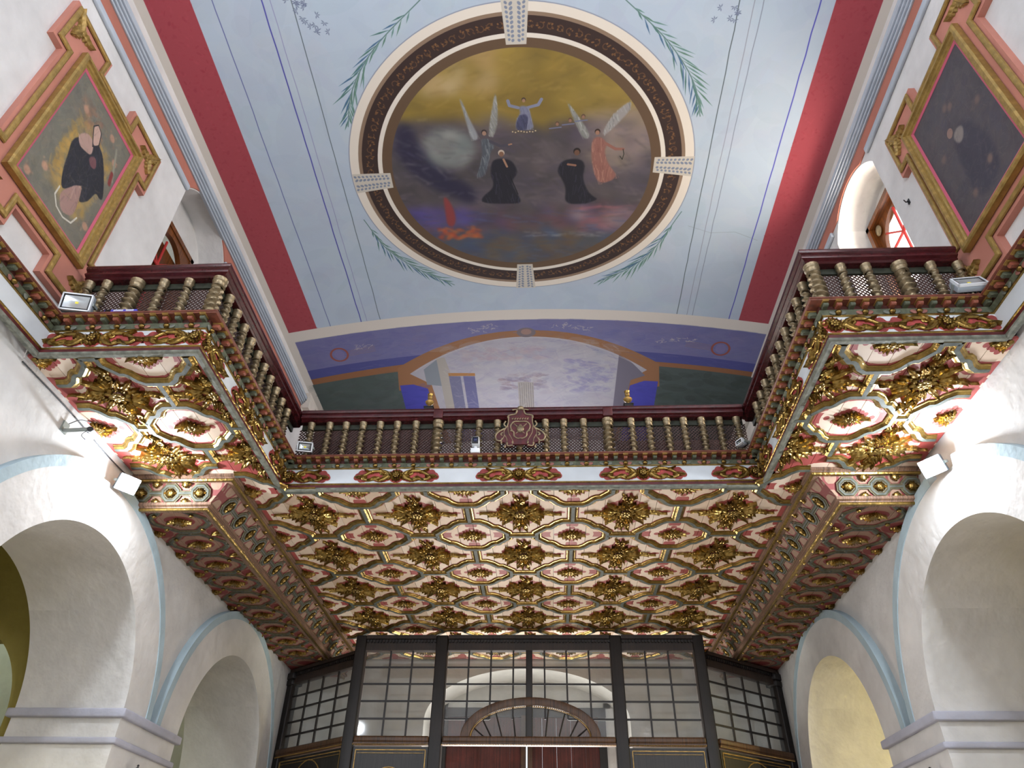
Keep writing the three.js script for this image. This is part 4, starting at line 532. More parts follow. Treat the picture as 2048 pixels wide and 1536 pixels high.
  for (let i = 0; i < 4; i++) part('side_soffit_board', uvBy(fin(box((W - XL) / 4 - 0.005, 0.03, ZL - END, s * (XL + (W - XL) * (i + 0.5) / 4), YL + 0.015, (ZL + END) / 2)), (x, y, z) => [(x - s * xc) / 0.94 + 0.5, (z + 8.22) / 0.68 + 0.5]), sideMat, sof);
  for (let z = -8.22; z > -14.3; z -= 0.68) {
    rib(RIBS, 'full', s * xc, YL, z, sof); part('side_rosette', O.side, M.gold, sof, [s * xc, YL, z]); ribBar(0, 0.08, s * xc, YL, z - 0.34, 0.55, undefined, sof);
    part('side_rosette', s < 0 ? O.sideR : O.sideL, M.gold, sof, [s * W, YL, z - 0.34]); part('side_rosette', s < 0 ? O.sideL : O.sideR, M.gold, sof, [s * (XL + 0.05), YL, z - 0.34]);
    for (const k of [-1, 1]) { ribBar(0.1, 0, s * xc + k * 0.42, YL, z, 0.55, undefined, sof); for (const q of [-1, 1]) part('gilt_stud', bossGeo, M.gold, sof, [s * xc + k * 0.24, YL - 0.032, z + q * 0.19]); }
  }
}
// cornice that runs on along the nave walls
for (const s of [-1, 1]) {
  const side = s < 0 ? 'left' : 'right', t = struct(`trim_${s < 0 ? 1 : 2}`, null, null, `painted bracket cornice running along the ${side === 'left' ? 'wall under the saint painting' : 'wall under the dark painting'}`, 'cornice');
  const p = s < 0 ? [[-XC, FRONT], [-XC, ZF]] : [[XC, ZF], [XC, FRONT]];
  for (const [n, q, m] of BANDS) part(n, fin(sweep(p, q.map(([d, y]) => [Math.max(d, -(W - XC)), y])), 0.5), m, t);
  corniceBits(t, s < 0 ? [-XC, -2.6] : [XC, ZF + 0.12], s < 0 ? [-XC, ZF + 0.12] : [XC, -2.6], -s * PI / 2);
}

// ---------------------------------------------------------------- balustrades
function twisted(r, h, hand) {                                       // barley-twist baluster standing on its fluted foot
  const g = [grid(60, 16, (u, v) => { const y = 0.075 + u * (h - 0.19), a = v * 2 * PI, w = hand * u * 5.5 * 2 * PI, k = r * (0.82 + 0.2 * sin(PI * u)); const rad = k * (0.76 + 0.3 * cos(a - w) + 0.07 * cos(2 * (a - w))); return [rad * cos(a), y, rad * sin(a)]; })];
  const lat = (pts) => g.push(bare(new THREE.LatheGeometry(pts.map((p) => new THREE.Vector2(p[0] * r, p[1])), 16)));
  lat([[0.7, 0.08], [1.0, 0.075], [1.02, 0.066], [0.75, 0.06], [0.78, 0.05], [1.0, 0.02], [1.12, 0]]);
  lat([[0.7, h - 0.12], [0.98, h - 0.115], [1.0, h - 0.105], [0.82, h - 0.1], [0.86, h - 0.07], [1.0, h - 0.055], [1.08, h - 0.05], [1.08, h - 0.04], [0.95, h - 0.035], [1.0, h - 0.01], [1.1, h], [0, h]]);
  for (let i = 0; i < 12; i++) { const a = i * PI / 6; g.push(rod([r * 0.8 * cos(a), 0.055, r * 0.8 * sin(a)], [r * 1.1 * cos(a), 0.0, r * 1.1 * sin(a)], r * 0.16, 5)); }
  return fin(g, 0.9);
}
const Y0 = 6.588, HB = 0.62, IN = 0.06, TOP = Y0 + HB;
const BAL = [twisted(0.05, HB, 1), twisted(0.05, HB, -1)], NEWEL = [twisted(0.074, HB, 1), twisted(0.074, HB, -1)];
const railProfile = [[-0.15, TOP], [-0.02, TOP], [0.0, TOP + 0.012], [-0.005, TOP + 0.03], [0.028, TOP + 0.045], [0.032, TOP + 0.06], [0.014, TOP + 0.075], [0.014, TOP + 0.1], [0.04, TOP + 0.115], [0.046, TOP + 0.14], [0.036, TOP + 0.165], [-0.15, TOP + 0.17], [-0.15, TOP]];
const under = [[-0.13, TOP - 0.075], [-0.1, TOP - 0.075], [-0.1, TOP], [-0.13, TOP]];
function latticeGeo(a, b, off) {
  const L = Math.hypot(b[0] - a[0], b[1] - a[1]), H0 = 6.592, H1 = TOP - 0.04, H = H1 - H0, g = [], p = 0.047, w = 0.0145, ux = (b[0] - a[0]) / L, uz = (b[1] - a[1]) / L;
  for (const s of [1, -1]) for (let k = -H; k < L + H; k += p) {                  // strip x = k + s*y clipped to the panel
    let y0 = 0, y1 = H; const x0 = s > 0 ? k : k + 0; const xa = (y) => x0 + s * y;
    if (s > 0) { y0 = Math.max(0, -x0); y1 = Math.min(H, L - x0); } else { y0 = Math.max(0, x0 - L); y1 = Math.min(H, x0); }
    if (y1 - y0 < 0.01) continue; const m = (y0 + y1) / 2, q = new THREE.BoxGeometry(w, (y1 - y0) * Math.SQRT2, 0.007).rotateZ(-s * PI / 4).translate(xa(m), H0 + m, s * 0.0035);
    g.push(bare(q));
  }
  const j = join(g); return fin(j.rotateY(-Math.atan2(uz, ux)).translate(a[0] + off[0], 0, a[1] + off[1]));
}
function balustrade(label, runs, group) {
  const t = thing('balustrade', label, 'balustrade', [0, 0, 0], 0, group);
  for (const { path, spots, newels, ry, lat, off } of runs) {
    part('handrail', fin(sweep(path, railProfile), 0.4), M.maroonGloss, t); part('rail_board', fin(sweep(path, under)), M.greenDark, t);
    spots.forEach(([x, z, big], i) => { part(big ? 'newel' : 'baluster', (big ? NEWEL : BAL)[i % 2], M.goldDull, t, [x, Y0, z], [0, rnd() * 6, 0]); if (big && newels) part('newel_block', fin(rbox(0.13, 0.14, 0.13, 0.01)), M.maroon, t, [x + sin(ry) * 0.045, TOP + 0.072, z + cos(ry) * 0.045]); });
    for (const [a, b] of lat) part('lattice_panel', latticeGeo(a, b, off), M.lattice, t);
  }
}
balustrade('long balustrade of twisted gilded balusters across the front behind the coat of arms', [{ path: [[-XI + 0.05, ZB], [XI - 0.05, ZB]], ry: 0, newels: true, spots: [-2.9, -2.64, -2.41, -2.17, -1.93, -1.69, -1.43, [-1.12], -0.83, -0.55, -0.3, 0.01, 0.36, 0.61, 0.88, [1.21], 1.53, 1.77, 2.01, 2.24, 2.48, 2.72, 2.95].map((x) => Array.isArray(x) ? [x[0], ZB - IN, true] : [x, ZB - IN]), lat: [[[-XI + 0.02, ZB], [XI - 0.02, ZB]]], off: [0, -0.13] }]);
for (const s of [-1, 1]) {
  const n = 10, sideSpots = []; for (let i = 0; i < n; i++) sideSpots.push([s * (XI + IN), ZF - 0.32 - i * 0.243]);
  const fr = (s < 0 ? [-4.62, -4.42, [-4.08], -3.78, -3.5, [-3.16]] : [[3.17], 3.47, 3.73, [4.07], 4.39, 4.67]).map((x) => Array.isArray(x) ? [x[0], ZF - IN, true] : [x, ZF - IN]);
  balustrade(s < 0 ? 'twisted gilded balusters round the loft arm below the saint in black' : 'twisted gilded balusters round the loft arm below the bright window', [
    { path: s < 0 ? [[-W + 0.2, ZF], [-XI, ZF], [-XI, ZB - 0.15]] : [[XI, ZB - 0.15], [XI, ZF], [W - 0.2, ZF]], ry: 0, newels: false, spots: [...fr, ...sideSpots], lat: [[[s < 0 ? -W + 0.14 : XI + 0.12, ZF - 0.13], [s < 0 ? -XI - 0.12 : W - 0.2, ZF - 0.13]], [[s * (XI + 0.13), ZF - 0.13], [s * (XI + 0.13), ZB]]], off: [0, 0] }]);
}
// coat of arms on the front
{
  const t = thing('coat_of_arms', 'maroon carved coat of arms with gilded scrolls, hat and tassels on the railing', 'emblem', [0.02, 6.98, ZB + 0.075]);
  const pts = [[-0.05, 0.3], [0.05, 0.3], [0.075, 0.22], [0.16, 0.2], [0.17, 0.05], [0.2, 0.0], [0.29, -0.05], [0.33, -0.12], [0.31, -0.2], [0.2, -0.22], [0.17, -0.28], [0.1, -0.28], [0.1, -0.25], [-0.1, -0.25], [-0.1, -0.28], [-0.17, -0.28], [-0.2, -0.22], [-0.31, -0.2], [-0.33, -0.12], [-0.29, -0.05], [-0.2, 0.0], [-0.17, 0.05], [-0.16, 0.2], [-0.075, 0.22]];
  part('board', fin(new THREE.ExtrudeGeometry(new THREE.Shape(pts.map((p) => new THREE.Vector2(...p))), { depth: 0.025, bevelEnabled: true, bevelSize: 0.006, bevelThickness: 0.006, bevelSegments: 1 })), M.maroon, t);
  const c2 = (p, r, q = 0.8) => curl(p.map(([x, y]) => [x, -y]), r, r * 0.7, q);
  const both = (p, r) => [c2(p, r), c2(p.map(([x, y]) => [-x, y]), r)];
  const put = (name, list) => part(name, upright(list), M.goldDull, t, [0, 0, 0.03]);
  put('scroll_border', [...both([[0.045, 0.29], [0.07, 0.23], [0.13, 0.215], [0.165, 0.2], [0.17, 0.16]], 0.012), ...both([[0.16, 0.19], [0.165, 0.08], [0.18, 0.03], [0.21, -0.01]], 0.009), ...both([[0.2, 0.11], [0.22, 0.06], [0.19, 0.02]], 0.012), ...both([[0.21, -0.01], [0.28, -0.05], [0.33, -0.12], [0.31, -0.19], [0.26, -0.2], [0.24, -0.16]], 0.013), ...both([[0.24, -0.07], [0.26, -0.1], [0.24, -0.12]], 0.012), ...both([[0.1, -0.27], [0.16, -0.28], [0.18, -0.24]], 0.01)]);
  put('shield', [...both([[0.0, 0.105], [0.09, 0.1], [0.13, 0.04], [0.12, -0.02], [0.105, -0.035]], 0.011), ...both([[0.13, -0.04], [0.09, -0.06], [0.08, -0.13], [0.03, -0.165], [0.0, -0.16]], 0.011)]);
  put('charge', [ball(0.052, 0, 0, 0.015, 1, 0.5, 1.12, 14), ball(0.02, 0, 0, -0.045, 1, 0.6, 1, 8), ...both([[0.04, 0.02], [0.09, 0.075]], 0.009), ...both([[0.03, -0.06], [0.06, -0.085]], 0.007)]);
  put('worn_lettering', [-3, -2, -1, 0, 1, 2, 3].map((i) => c2([[i * 0.034 - 0.008, 0.135], [i * 0.034 - 0.004, 0.155], [i * 0.034 + 0.01, 0.162]], 0.009)));
  put('hat', [ball(0.045, 0, 0, -0.33, 1, 0.6, 0.8, 14), c2([[-0.11, 0.295], [-0.06, 0.308], [0.06, 0.308], [0.11, 0.295]], 0.011)]);
  put('tassel_cord', [...both([[0.17, 0.04], [0.155, -0.08], [0.12, -0.15], [0.1, -0.2]], 0.006), ...both([[0.175, 0.03], [0.22, -0.05], [0.215, -0.12], [0.25, -0.2]], 0.006), ...both([[0.215, -0.1], [0.18, -0.17], [0.175, -0.21]], 0.006)]);
  for (const s of [-1, 1]) for (const [x, y] of [[0.1, -0.225], [0.175, -0.24], [0.25, -0.225], [0.2, -0.29]]) put('tassel', [ball(0.018, s * x, 0, -y, 0.8, 0.8, 1.5, 8)]);
}

// ---------------------------------------------------------------- framed paintings on the upper walls
const brush = (g, w, h, n, cols, a) => strokes(g, n, 0, w, 0, h, w * 0.12, w * 0.014, cols, a, 0.8, 3);
const SAINT = { habit: [[0.30, 0.47], [0.35, 0.58], [0.39, 0.69], [0.46, 0.78], [0.51, 0.79], [0.61, 0.68], [0.67, 0.62], [0.70, 0.69], [0.73, 0.74], [0.82, 0.65], [0.84, 0.54], [0.93, 0.55], [0.96, 0.52], [0.87, 0.42], [0.72, 0.30], [0.63, 0.27], [0.54, 0.27], [0.35, 0.39]], face: [[0.32, 0.39], [0.41, 0.29], [0.53, 0.30], [0.58, 0.39], [0.49, 0.42], [0.40, 0.44]], hand: [[0.42, 0.21], [0.46, 0.16], [0.54, 0.18], [0.59, 0.27], [0.53, 0.33]], chest: [[0.55, 0.42], [0.63, 0.35], [0.71, 0.42], [0.64, 0.46]], skirt: [[0.49, 0.82], [0.59, 0.68], [0.67, 0.62], [0.73, 0.75], [0.75, 0.86], [0.63, 0.91], [0.56, 0.89]], moon: [[0.46, 0.80], [0.46, 0.87], [0.54, 0.92], [0.66, 0.93], [0.77, 0.90], [0.80, 0.83]], glow: [[0.53, 0.52], [0.80, 0.27], [0.26, 0.29]], heads: [[0.25, 0.19], [0.22, 0.81], [0.86, 0.22], [0.68, 0.10], [0.93, 0.81], [0.10, 0.95]], };
function paintSaint(g, w, h) {
  const P = (x, y) => [x * w, y * h]; g.fillStyle = '#6d6a5e'; g.fillRect(0, 0, w, h);
  dabs(g, 420, 0, w, 0, h, 14, 70, [[112, 110, 100], [92, 90, 82], [134, 130, 116], [84, 80, 76], [120, 112, 92]], 0.25);
  dabs(g, 260, w * 0.22, w * 0.85, h * 0.25, h * 0.8, 14, 60, [[176, 138, 62], [190, 150, 74], [160, 124, 56]], 0.3);
  dabs(g, 60, w * 0.3, w * 0.6, h * 0.1, h * 0.28, 10, 40, [[90, 70, 62], [130, 92, 74], [150, 112, 84]], 0.35);
  const q = (l) => l.map((p) => P(...p)), fill = (pts, c, px) => layer(g, px, (e) => shape(e, q(pts), c, true)), inside = (pts, n, cols, dir) => { g.save(); g.beginPath(); q(pts).forEach((p, i) => (i ? g.lineTo(...p) : g.moveTo(...p))); g.clip(); strokes(g, n, 0, w, 0, h, w * 0.2, w * 0.02, cols, 0.45, dir, 0.5); g.restore(); };
  layer(g, 12, (e) => { dabs(e, 240, w * 0.25, w * 0.85, h * 0.22, h * 0.86, 14, 50, [[176, 138, 62], [192, 152, 76], [160, 124, 56]], 0.4); dabs(e, 40, w * 0.15, w * 0.4, h * 0.1, h * 0.28, 10, 34, [[96, 74, 66], [150, 108, 84], [166, 126, 92]], 0.5); });
  fill(SAINT.habit, '#23242b', 3); inside(SAINT.habit, 500, [[58, 58, 70], [30, 30, 38], [24, 24, 30]], 1.2); fill(SAINT.skirt, '#98786f', 3); inside(SAINT.skirt, 300, [[184, 150, 138], [116, 90, 86], [150, 120, 112]], 1.3);
  fill(SAINT.chest, '#6a4448', 3); fill(SAINT.face, '#a98a7e', 3); inside(SAINT.face, 200, [[206, 176, 162], [136, 106, 98]], 0.8); fill(SAINT.hand, '#b8988a', 2); stroke(g, [...q(SAINT.hand), P(...SAINT.hand[0])], '#2c2c30', w * 0.012); stroke(g, q(SAINT.moon), '#bdb8aa', w * 0.018);
  for (const [x, y] of SAINT.heads) { layer(g, 5, (e) => { e.fillStyle = '#a5806a'; e.beginPath(); e.ellipse(...P(x, y), w * 0.045, w * 0.04, 0.6, 0, 7); e.fill(); dabs(e, 12, (x - 0.07) * w, (x + 0.07) * w, y * h - 0.07 * w, y * h + 0.07 * w, 5, 16, [[140, 100, 80], [188, 148, 120]], 0.6); }); }
  layer(g, 4, (e) => { stroke(e, [P(0.8, 0.12), P(0.88, 0.24), P(0.95, 0.34)], '#8a8878', w * 0.03); stroke(e, [P(0.9, 0.3), P(0.93, 0.38)], '#7c3230', w * 0.05); });
  brush(g, w, h, 700, [[140, 134, 118], [78, 76, 70], [170, 140, 84], [110, 104, 92]], 0.14);
}
function paintDark(g, w, h) {
  const P = (x, y) => [x * w, y * h]; g.fillStyle = '#4a4448'; g.fillRect(0, 0, w, h);
  dabs(g, 520, 0, w, 0, h, 14, 80, [[72, 64, 66], [58, 54, 62], [86, 76, 74], [50, 46, 54], [66, 64, 78]], 0.25);
  soft(g, 14, () => shape(g, [P(0.4, 0.42), P(0.6, 0.4), P(0.72, 0.6), P(0.74, 0.95), P(0.28, 0.95), P(0.32, 0.6)], '#37343f', true)); dabs(g, 60, w * 0.35, w * 0.7, h * 0.45, h * 0.9, 10, 40, [[70, 68, 80], [48, 46, 58]], 0.3);
  soft(g, 6, () => shape(g, [P(0.4, 0.42), P(0.5, 0.4), P(0.58, 0.45), P(0.5, 0.52), P(0.42, 0.5)], '#7d746e', true)); g.fillStyle = '#85695e'; g.beginPath(); g.ellipse(...P(0.4, 0.37), w * 0.045, h * 0.035, 0, 0, 7); g.fill();
  for (const [x, y] of [[0.18, 0.44], [0.84, 0.46], [0.5, 0.2], [0.3, 0.86], [0.62, 0.82], [0.56, 0.24]]) { soft(g, 9, () => { g.fillStyle = '#6a5650'; g.beginPath(); g.ellipse(...P(x, y), w * 0.04, h * 0.028, 0.5, 0, 7); g.fill(); }); dabs(g, 16, (x - 0.1) * w, (x + 0.1) * w, (y - 0.05) * h, (y + 0.07) * h, 6, 20, [[104, 88, 80], [80, 70, 70]], 0.35); }
  brush(g, w, h, 900, [[92, 84, 84], [50, 46, 54], [76, 72, 84], [110, 98, 92]], 0.18);
}
for (const s of [-1, 1]) {
  const t = thing('framed_painting', s < 0 ? 'painting of a saint in black habit amid clouds in pink and gold eared frame' : 'very dark painting of a robed figure in pink and gold eared frame', 'painting', [s * W, s < 0 ? 8.36 : 8.28, s < 0 ? -4.56 : -4.55], -s * PI / 2);
  const q = [[0.3, 1.21], [0.3, 1.46], [1.06, 1.46], [1.06, 0.74], [0.88, 0.74]], out = [...q, ...q.map(([x, y]) => [x, -y]).reverse(), ...q.map(([x, y]) => [-x, -y]), ...q.map(([x, y]) => [-x, y]).reverse()];
  part('backboard', fin(new THREE.ExtrudeGeometry(new THREE.Shape(out.map((p) => new THREE.Vector2(...p))), { depth: 0.075, bevelEnabled: false })), M.pinkBoard, t);
  part('carved_border', fin(sweep(out.map(([x, y]) => [x, -y]), [[0.04, 0.088], [0.045, 0.105], [0.065, 0.115], [0.085, 0.115], [0.1, 0.105], [0.105, 0.088]].map(([d, y]) => [d, y]), true).rotateX(PI / 2), 0.5), M.goldFrame, t);
  const R = (w, h) => [[w, h], [w, -h], [-w, -h], [-w, h]];
  part('gold_frame', fin(sweep(R(0.69, 1.02).map(([x, y]) => [x, -y]), [[0, 0.085], [0, 0.15], [0.018, 0.165], [0.05, 0.165], [0.06, 0.14], [0.09, 0.135], [0.1, 0.118], [0.115, 0.115], [0.12, 0.09]], true).rotateX(PI / 2), 0.4), M.goldFrame, t);
  part('pink_slip', fin(sweep(R(0.575, 0.905).map(([x, y]) => [x, -y]), [[0, 0.112], [0.03, 0.1], [0.03, 0.085]], true).rotateX(PI / 2), 0.4), M.pinkEdge, t);
  const cg = new THREE.PlaneGeometry(1.12, 1.77).translate(0, 0, 0.097); part('canvas', cg, std(0xffffff, 0.5, { map: canvasTex(700, 1104, s < 0 ? paintSaint : paintDark) }), t).userData.label = s < 0 ? 'oil painting of a kneeling saint on a golden glow' : 'darkened oil painting';
  for (const a of [-1, 1]) for (const b of [-1, 1]) { const A = Math.atan2(b * 0.9, a * 0.62); part('leaf_ornament', upright([0, 2.2, -2.2].map((d) => leaf(d ? 0.22 : 0.26, 0.15, 0.05, { ang: -(A + d), lobes: 4, base: 0.3 }))), M.goldFrame, t, [a * 0.84, b * 1.2, 0.078]); }
}
// ---------------------------------------------------------------- floodlights
function floodlight(name, label, w, h, glow, group) {
  const t = thing(name, label, 'floodlight', [0, 0, 0], 0, group);
  part('housing', fin(rbox(w, h, 0.06, 0.012, 0, 0, -0.045)), glow ? M.metalDark : M.metalGrey, t);
  part('cooling_fins', fin([-2, -1, 0, 1, 2].map((i) => box(0.006, h * 0.8, 0.03, i * w * 0.15, 0, -0.088))), M.metalDark, t);
  const f = 0.014; part('bezel', fin([box(w, f, 0.03, 0, h / 2 - f / 2, 0), box(w, f, 0.03, 0, -h / 2 + f / 2, 0), box(f, h, 0.03, w / 2 - f / 2, 0, 0), box(f, h, 0.03, -w / 2 + f / 2, 0, 0)]), glow ? M.metalGrey : M.whitePlastic, t);
  const iw = w - 2 * f, ih = h - 2 * f;
  if (glow) part('lamp_glass', fin(box(iw, ih, 0.008, 0, 0, 0.002)), M.lampGlow, t);
  else { part('gasket', fin([box(iw, 0.014, 0.02, 0, ih / 2 - 0.007, 0), box(iw, 0.014, 0.02, 0, -ih / 2 + 0.007, 0), box(0.014, ih, 0.02, iw / 2 - 0.007, 0, 0), box(0.014, ih, 0.02, -iw / 2 + 0.007, 0, 0)]), M.black, t);
    const a = iw / 2 - 0.014, b = ih / 2 - 0.014, c = a * 0.55, d = b * 0.4; part('reflector', fin([[[-a, b], [a, b], [c, d], [-c, d]], [[a, b], [a, -b], [c, -d], [c, d]], [[a, -b], [-a, -b], [-c, -d], [c, -d]], [[-a, -b], [-a, b], [-c, d], [-c, -d]], [[-c, d], [c, d], [c, -d], [-c, -d]]].map((q, i) => grid(1, 1, (u, v) => { const e = q.map((p, k) => [...p, i === 4 || k > 1 ? -0.012 : 0.006]); const L = (m, n, k) => m[k] + (n[k] - m[k]) * u; const x = [0, 1, 2].map((k) => L(e[0], e[1], k)), y = [0, 1, 2].map((k) => L(e[3], e[2], k)); return x.map((z, k) => z + (y[k] - z) * v); }))), M.reflector, t);
    part('led_chip', fin(box(0.03, 0.022, 0.004, 0, 0, -0.009)), M.chip, t); }
  part('yoke', fin([box(0.012, 0.03, 0.09, w / 2 + 0.008, 0, -0.06), box(0.012, 0.03, 0.09, -w / 2 - 0.008, 0, -0.06), box(w + 0.03, 0.03, 0.006, 0, 0, -0.108)]), M.steel, t);
  return t;
}
for (const s of [-1, 1]) {
  const p = s < 0 ? [-4.6, 5.76, -7.22] : [4.6, 5.74, -6.98], d = new THREE.Vector3(-s * 0.72, -0.42, 0.55).normalize();
  const t = floodlight('floodlight', s < 0 ? 'lit floodlight glaring white on the arch below the saint painting side' : 'lit floodlight glaring white on the arch below the bright window side', 0.24, 0.19, true);
  t.position.set(...p); t.lookAt(p[0] + d.x, p[1] + d.y, p[2] + d.z);
  part('wall_arm', fin(rod([0, 0, -0.11], [0, 0.05, -0.2], 0.012)), M.steel, t);
  const l = new THREE.PointLight(0xeef6ff, FLOOD); l.position.set(p[0] + d.x * 0.09, p[1] + d.y * 0.09, p[2] + d.z * 0.09); l.castShadow = true; l.shadow.radius = 4; l.name = 'floodlight_light'; scene.add(l);
}
for (const z of [2.4, 7.1]) for (const s of [-1, 1]) {  // added fill floodlights behind the camera, cool light for the lower walls
  const p = [s * 4.6, 5.74, z], d = new THREE.Vector3(-s * 0.85, -0.42, -0.3).normalize(), t = floodlight('floodlight', `added fill floodlight on the ${s < 0 ? 'olive' : 'yellow'} aisle arch ${z < 5 ? 'behind the viewer' : 'beside the front wall'}`, 0.24, 0.19, true, 'added fill floodlights behind the viewer'); t.position.set(...p); t.lookAt(p[0] + d.x, p[1] + d.y, p[2] + d.z);
  const l = new THREE.PointLight(0xeef4ff, FLOOD_FILL); l.position.set(p[0] + d.x * 0.1, p[1] + d.y * 0.1, p[2] + d.z * 0.1); l.castShadow = true; l.shadow.radius = 5; l.name = 'floodlight_light'; scene.add(l);
}
for (const [x, y, z, w, dx, dy, dz, where] of [[-4.46, 6.7, -5.12, 0.3, 0.2, -0.25, 1, 'left end of the ledge below the saint painting'], [-2.84, 6.69, -7.9, 0.2, 0.2, -0.35, 1, 'ledge corner beside the darker lattice'], [4.5, 6.7, -5.1, 0.28, -0.1, 0.5, 1, 'ledge below the dark painting'], [2.86, 6.68, -7.9, 0.12, -0.9, 0.1, 0.5, 'ledge corner behind the loft arm under the bright window']]) {
  const t = floodlight('work_light', `switched-off floodlight on the ${where}`, w, w * 0.66, false); t.position.set(x, y, z); t.lookAt(x + dx, y + dy, z + dz);
}
// ---------------------------------------------------------------- small things on the ledges and walls
{
  const c = thing('security_camera', 'white security camera with a dark lens standing on the ledge', 'camera', [-0.57, 6.585, ZB + 0.1]);
  part('base', fin(rbox(0.12, 0.07, 0.09, 0.01, 0, 0.035, 0)), M.whitePlastic, c); part('stem', fin(cyl(0.02, 0.025, 0.08, 0, 0.1, 0)), M.whitePlastic, c);
  part('body', fin(rbox(0.1, 0.12, 0.16, 0.02, 0, 0.17, 0.0)), M.whitePlastic, c); part('face', fin(rbox(0.085, 0.1, 0.02, 0.008, 0, 0.165, 0.08)), M.black, c); part('lens', fin(bare(new THREE.SphereGeometry(0.028, 16, 12).scale(1, 1, 0.5).translate(0, 0.165, 0.09))), M.lens, c);
  const b = thing('router', 'flat dark purple box lying on the ledge below the saint painting', 'router', [-3.98, 6.587, ZF + 0.085]);
  part('case', fin(rbox(0.34, 0.035, 0.08, 0.006, 0, 0.018, 0)), M.purple, b); part('label_plate', fin([box(0.1, 0.02, 0.004, -0.02, 0.018, 0.04), box(0.08, 0.02, 0.004, 0.1, 0.018, 0.04)]), M.lavender, b); part('dark_end', fin(box(0.06, 0.03, 0.004, -0.13, 0.018, 0.04)), M.black, b);
  const a = thing('wall_bracket', 'grey metal bracket arm with a hanging paper tag on the wall', 'bracket', [-W, 5.86, -6.2]);
  part('plate', fin(box(0.02, 0.12, 0.1, 0.01, 0.02, 0)), M.steel, a); part('arm', fin([rod([0, -0.02, 0.0], [0.32, -0.02, 0.02], 0.022, 12)]), M.steel, a); part('clip', fin(ball(0.035, 0.32, -0.02, 0.02, 1, 0.8, 1)), M.metalDark, a);
  part('wire', fin([cable([[0.02, 0.08, -0.02], [0.05, 0.2, -0.12], [0.08, 0.26, -0.25]], 0.006), cable([[0.3, -0.03, 0.02], [0.26, -0.1, 0.03], [0.3, -0.14, 0.0]], 0.004)]), M.metalDark, a); part('paper_tag', fin(grid(3, 5, (u, v) => [0.27 + 0.07 * u + 0.02 * sin(v * 3), -0.06 - 0.16 * v, -0.02 + 0.03 * sin(u * 4 + v * 3)])), M.paper, a);
  for (const s of [-1, 1]) {
    const n = thing('gilded_bust', s < 0 ? 'small gilded bust on a dark plinth behind the rail beside the darker lattice' : 'small gilded bust on a dark plinth behind the rail on the window side', 'statuette', [s < 0 ? -1.28 : 1.52, TOP + 0.17, ZB - 0.09]);
    part('plinth', fin([box(0.12, 0.085, 0.1, 0, 0.0425, 0), box(0.14, 0.015, 0.11, 0, 0.0925, 0)]), M.woodDark, n);
    part('bust', fin([bare(new THREE.LatheGeometry([[0.0, 0.1], [0.022, 0.1], [0.014, 0.14], [0.05, 0.17], [0.062, 0.2], [0.03, 0.225], [0.02, 0.24]].map((p) => new THREE.Vector2(...p)), 16)), ball(0.04, 0, 0.275, 0, 0.9, 1.15, 1, 14), ball(0.012, 0, 0.27, 0.038, 1, 1, 1, 6)], 0.8), M.goldPaint, n); part('crown', fin(bare(new THREE.CylinderGeometry(0.042, 0.034, 0.03, 10).translate(0, 0.318, 0))), M.gold, n);
    const w = thing('wall_sconce', s < 0 ? 'small dark iron finial on the pier under the saint painting side' : 'small dark iron finial on the pier under the window side', 'sconce', [s * (W - 0.1), 3.02, s < 0 ? -9.55 : -9.35]);
    part('backplate', fin(rbox(0.015, 0.22, 0.09, 0.005, 0, -0.08, 0)), M.metalDark, w); part('stem', fin([rod([-s * 0.01, -0.1, 0], [-s * 0.08, -0.06, 0], 0.012), rod([-s * 0.08, -0.06, 0], [-s * 0.08, 0.09, 0], 0.012)]), M.metalDark, w); part('finial', fin([ball(0.03, -s * 0.08, 0.1, 0), ball(0.018, -s * 0.08, 0.06, 0.04), ball(0.018, -s * 0.08, 0.06, -0.04), ball(0.014, -s * 0.08, 0.145, 0)]), M.metalDark, w);
  }
  const cb = thing('cable', 'grey cable running down the corner of the loft arm to the wall edge', 'cable'); part('wire', fin(cable([[-4.68, 6.61, -5.11], [-4.73, 6.56, -5.11], [-4.76, 6.4, -5.16], [-4.8, 6.2, -5.22], [-4.83, 6.08, -5.26]], 0.009)), M.wire, cb);
  const cb2 = thing('cable', 'dark cable following the join of the left wall and the soffit', 'cable'); part('wire', fin(cable([[-4.84, 6.05, -5.28], [-4.84, 6.06, -6.2], [-4.84, 6.03, -7.0], [-4.84, 6.04, -7.6]], 0.008)), M.metalDark, cb2);
  const hk = thing('wall_hook', 'small black iron hook on the white wall between the dark painting and the bright window', 'hook', [W, 8.79, -5.79]); part('plate', fin(box(0.01, 0.07, 0.04, -0.005, 0, 0)), M.black, hk); part('prong', fin([rod([0, 0, 0], [-0.05, -0.02, 0.01], 0.008), rod([-0.05, -0.02, 0.01], [-0.055, 0.03, 0.0], 0.007), rod([-0.01, 0.0, 0.0], [-0.03, -0.06, 0.02], 0.006)]), M.black, hk);
  for (const [x0, x1, h, lbl] of [[-3.0, -1.2, 1.08, 'dark wooden stall back behind the lattice beside the coat of arms, out of view and placed to darken the lattice, taller'], [1.35, 3.0, 0.62, 'dark wooden stall back behind the lattice beside the coat of arms, out of view and placed to darken the lattice, lower']]) {  // stall backs out of view, placed to darken the lattice before them
    const st = thing('unseen_choir_stall', lbl, 'stall', [(x0 + x1) / 2, 6.51, -8.55]); const w = x1 - x0; part('back', fin(rbox(w, h, 0.05, 0.01, 0, h / 2, 0)), M.woodRed, st); part('seat', fin(box(w, 0.05, 0.4, 0, Math.min(0.42, h - 0.1), -0.22)), M.woodRed, st); for (const e of [-1, 1]) part('end_panel', fin(box(0.05, h * 0.7, 0.44, e * (w / 2 - 0.03), h * 0.35, -0.2)), M.woodRed, st);
  }
}
